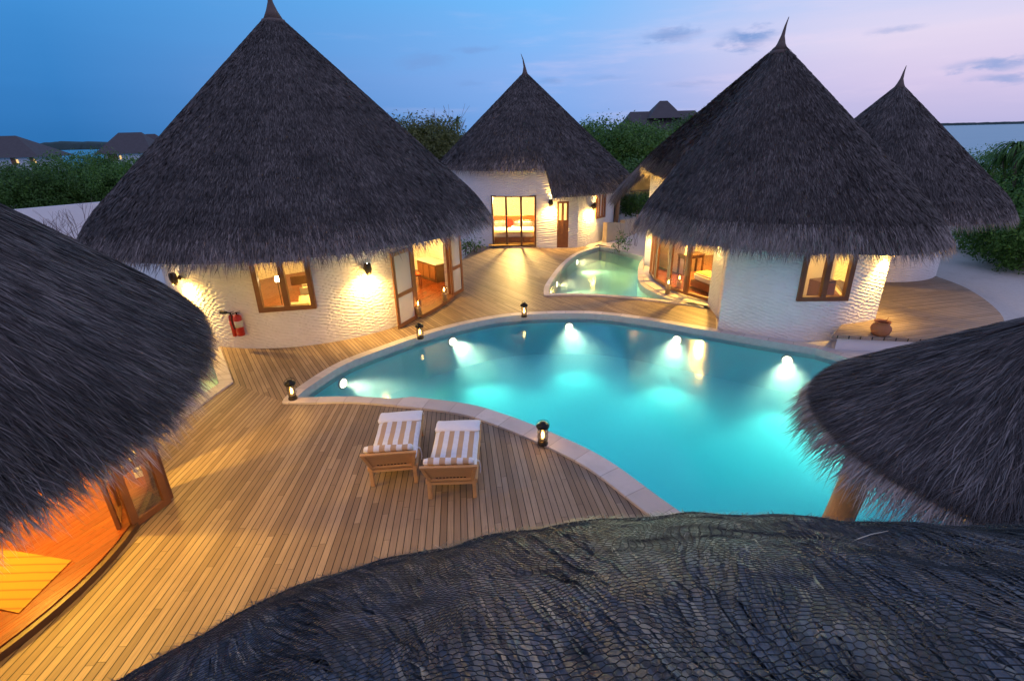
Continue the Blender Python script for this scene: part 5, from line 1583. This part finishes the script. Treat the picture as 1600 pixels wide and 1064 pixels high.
v, q2, a_ = strap_leaves((q_.x, 22, q_.z - .75), 40, 1.2, .09, 77, 1.1); mesh_np('crown', v, q2, np.zeros((0, 3), int), M_LEAF, fp, a_)
MB().tube([(q_.x, 22, 0), (q_.x, 22, q_.z - .7)], [.09, .07], 8).build('trunk', M_BARK, fp)


# ------------------------------------------------------------------ distant buildings and islands
def gable_hip(m, c, L, W, z0, z1, rz, ridge):
    cs, sn = math.cos(rz), math.sin(rz)
    T = lambda x, y, z: (c[0] + x * cs - y * sn, c[1] + x * sn + y * cs, z)
    vs = [T(-L / 2, -W / 2, z0), T(L / 2, -W / 2, z0), T(L / 2, W / 2, z0), T(-L / 2, W / 2, z0), T(-ridge / 2, 0, z1), T(ridge / 2, 0, z1)]
    return m.add(vs, [(0, 1, 5, 4), (1, 2, 5), (2, 3, 4, 5), (3, 0, 4), (3, 2, 1, 0)])


M_FARTH = simple('far_thatch', (.065, .058, .062), .8, .25, 1.5, bstr=.3)
for (x, Y, L, W, z0, z1, ridge, lab, wins) in ((18, 140, 22, 13, 2.9, 8.0, 5, 'distant white villa with hip thatch roof at the left frame edge', ((4.2, 1.2), (8.8, .9))), (212, 150, 15, 11, 3.0, 8.3, 6, 'distant white villa with red shutters over the lagoon', ((-3.6, 2.6),)),
                                        (243, 156, 10, 9, 3.4, 7.9, 2.5, 'small distant villa half hidden by the big hut roof', ((-1, .9),))):
    q_ = PY(x, 240, Y); t = thing('distant_villa', lab, 'villa', (q_.x, Y, -1), 0, 'villas across the lagoon')
    gable_hip(MB(), (q_.x, Y), L, W, z0, z1, .08, ridge).build('roof', M_FARTH, t)
    MB().box((q_.x, Y, (z0 - 2) / 2 + .3), (L * .78, W * .74, z0 + 2.6)).build('wall', M_RENDER, t)
    for wx, ww in wins:
        MB().box((q_.x + wx, Y - W * .37 - .05, z0 - .9), (ww, .1, 1.7)).build('shutter', M_WOOD, t)
        MB().box((q_.x + wx + ww * .8, Y - W * .37 - .05, z0 - .9), (.45, .1, .9)).build('window', M_BULBW if 'M_BULBW' in globals() else emit('far_lit_window', (1, .65, .25), 1.2), t)
q_ = PY(75, 258, 150)
jt = thing('jetty', 'pale timber jetty in the lagoon below the left villa', 'jetty', (q_.x, 150, -1.2)); MB().box((q_.x + 2, 150, -.3), (7, 2.5, .3)).build('jetty_deck', M_COPE, jt)
for k in (-2, 1, 4): MB().tube([(q_.x + 2 + k, 149, -3), (q_.x + 2 + k, 149, .2)], .2, 6).build('pile', M_BARK, jt)
q_ = PY(1034, 190, 74); t = thing('distant_pavilion', 'large grey hip roof with a raised centre behind the green trees', 'building', (q_.x, 74, 0))
zt_ = PY(1034, 158, 74).z; zs_ = PY(1034, 174, 74).z; W1 = 11.5
m = MB(); gable_hip(m, (q_.x, 74), 14, 11, zs_ - 4.5, zs_, 0, 8.6); m.build('roof', M_FARTH, t)
m = MB(); gable_hip(m, (q_.x, 73.9), 4.6, 4.4, zs_ - .9, zt_, 0, 1.0); m.build('cupola_roof', M_FARTH, t)
MB().box((q_.x, 74, (zs_ - 4) / 2), (11, 8, zs_ - 4.2)).build('wall', M_RENDER, t)


def island(name, label, x0, x1, Y, hmax, seed, mat):
    g = np.random.default_rng(seed); n = 260; xs = np.linspace(x0, x1, n)
    sm = lambda k: np.interp(np.arange(n), np.arange(0, n + k, k), g.random(len(np.arange(0, n + k, k))))
    hh = hmax * (.55 + .25 * sm(16) + .25 * sm(5) + .1 * g.random(n)); ed = np.clip(np.minimum(xs - x0, x1 - xs) / (abs(x1 - x0) * .06), 0, 1); hh = hh * ed - 1.3
    V = []
    for k, (dy, s_) in enumerate(((0, 0), (6, .7), (22, 1), (60, .9), (120, 0))):
        V.append(np.stack([xs, np.full(n, Y + dy) + g.normal(0, 1, n), -1.3 + (hh + 1.3) * s_], -1))
    V = np.concatenate(V); Q = np.array([[k * n + i, k * n + i + 1, (k + 1) * n + i + 1, (k + 1) * n + i] for k in range(4) for i in range(n - 1)])
    o_ = mesh_np(name, V, Q, np.zeros((0, 3), int), mat, None, np.repeat(g.random(len(V) // 1) * .7, 1)); tag(o_, label, kind='stuff'); o_['category'] = 'island'; return o_


M_ISL = simple('far_woodland', (.022, .05, .05), .9, .3, .02)  # distance haze is put into this dark blue-green colour
o_ = island('wooded_island', 'low wooded island on the left horizon behind the lagoon', -1300, -420, 900, 13, 1, M_ISL)
o_ = island('wooded_island', 'thin dark line of island along the right horizon of the sea', 1500, 4200, 3000, 16, 2, M_ISL)
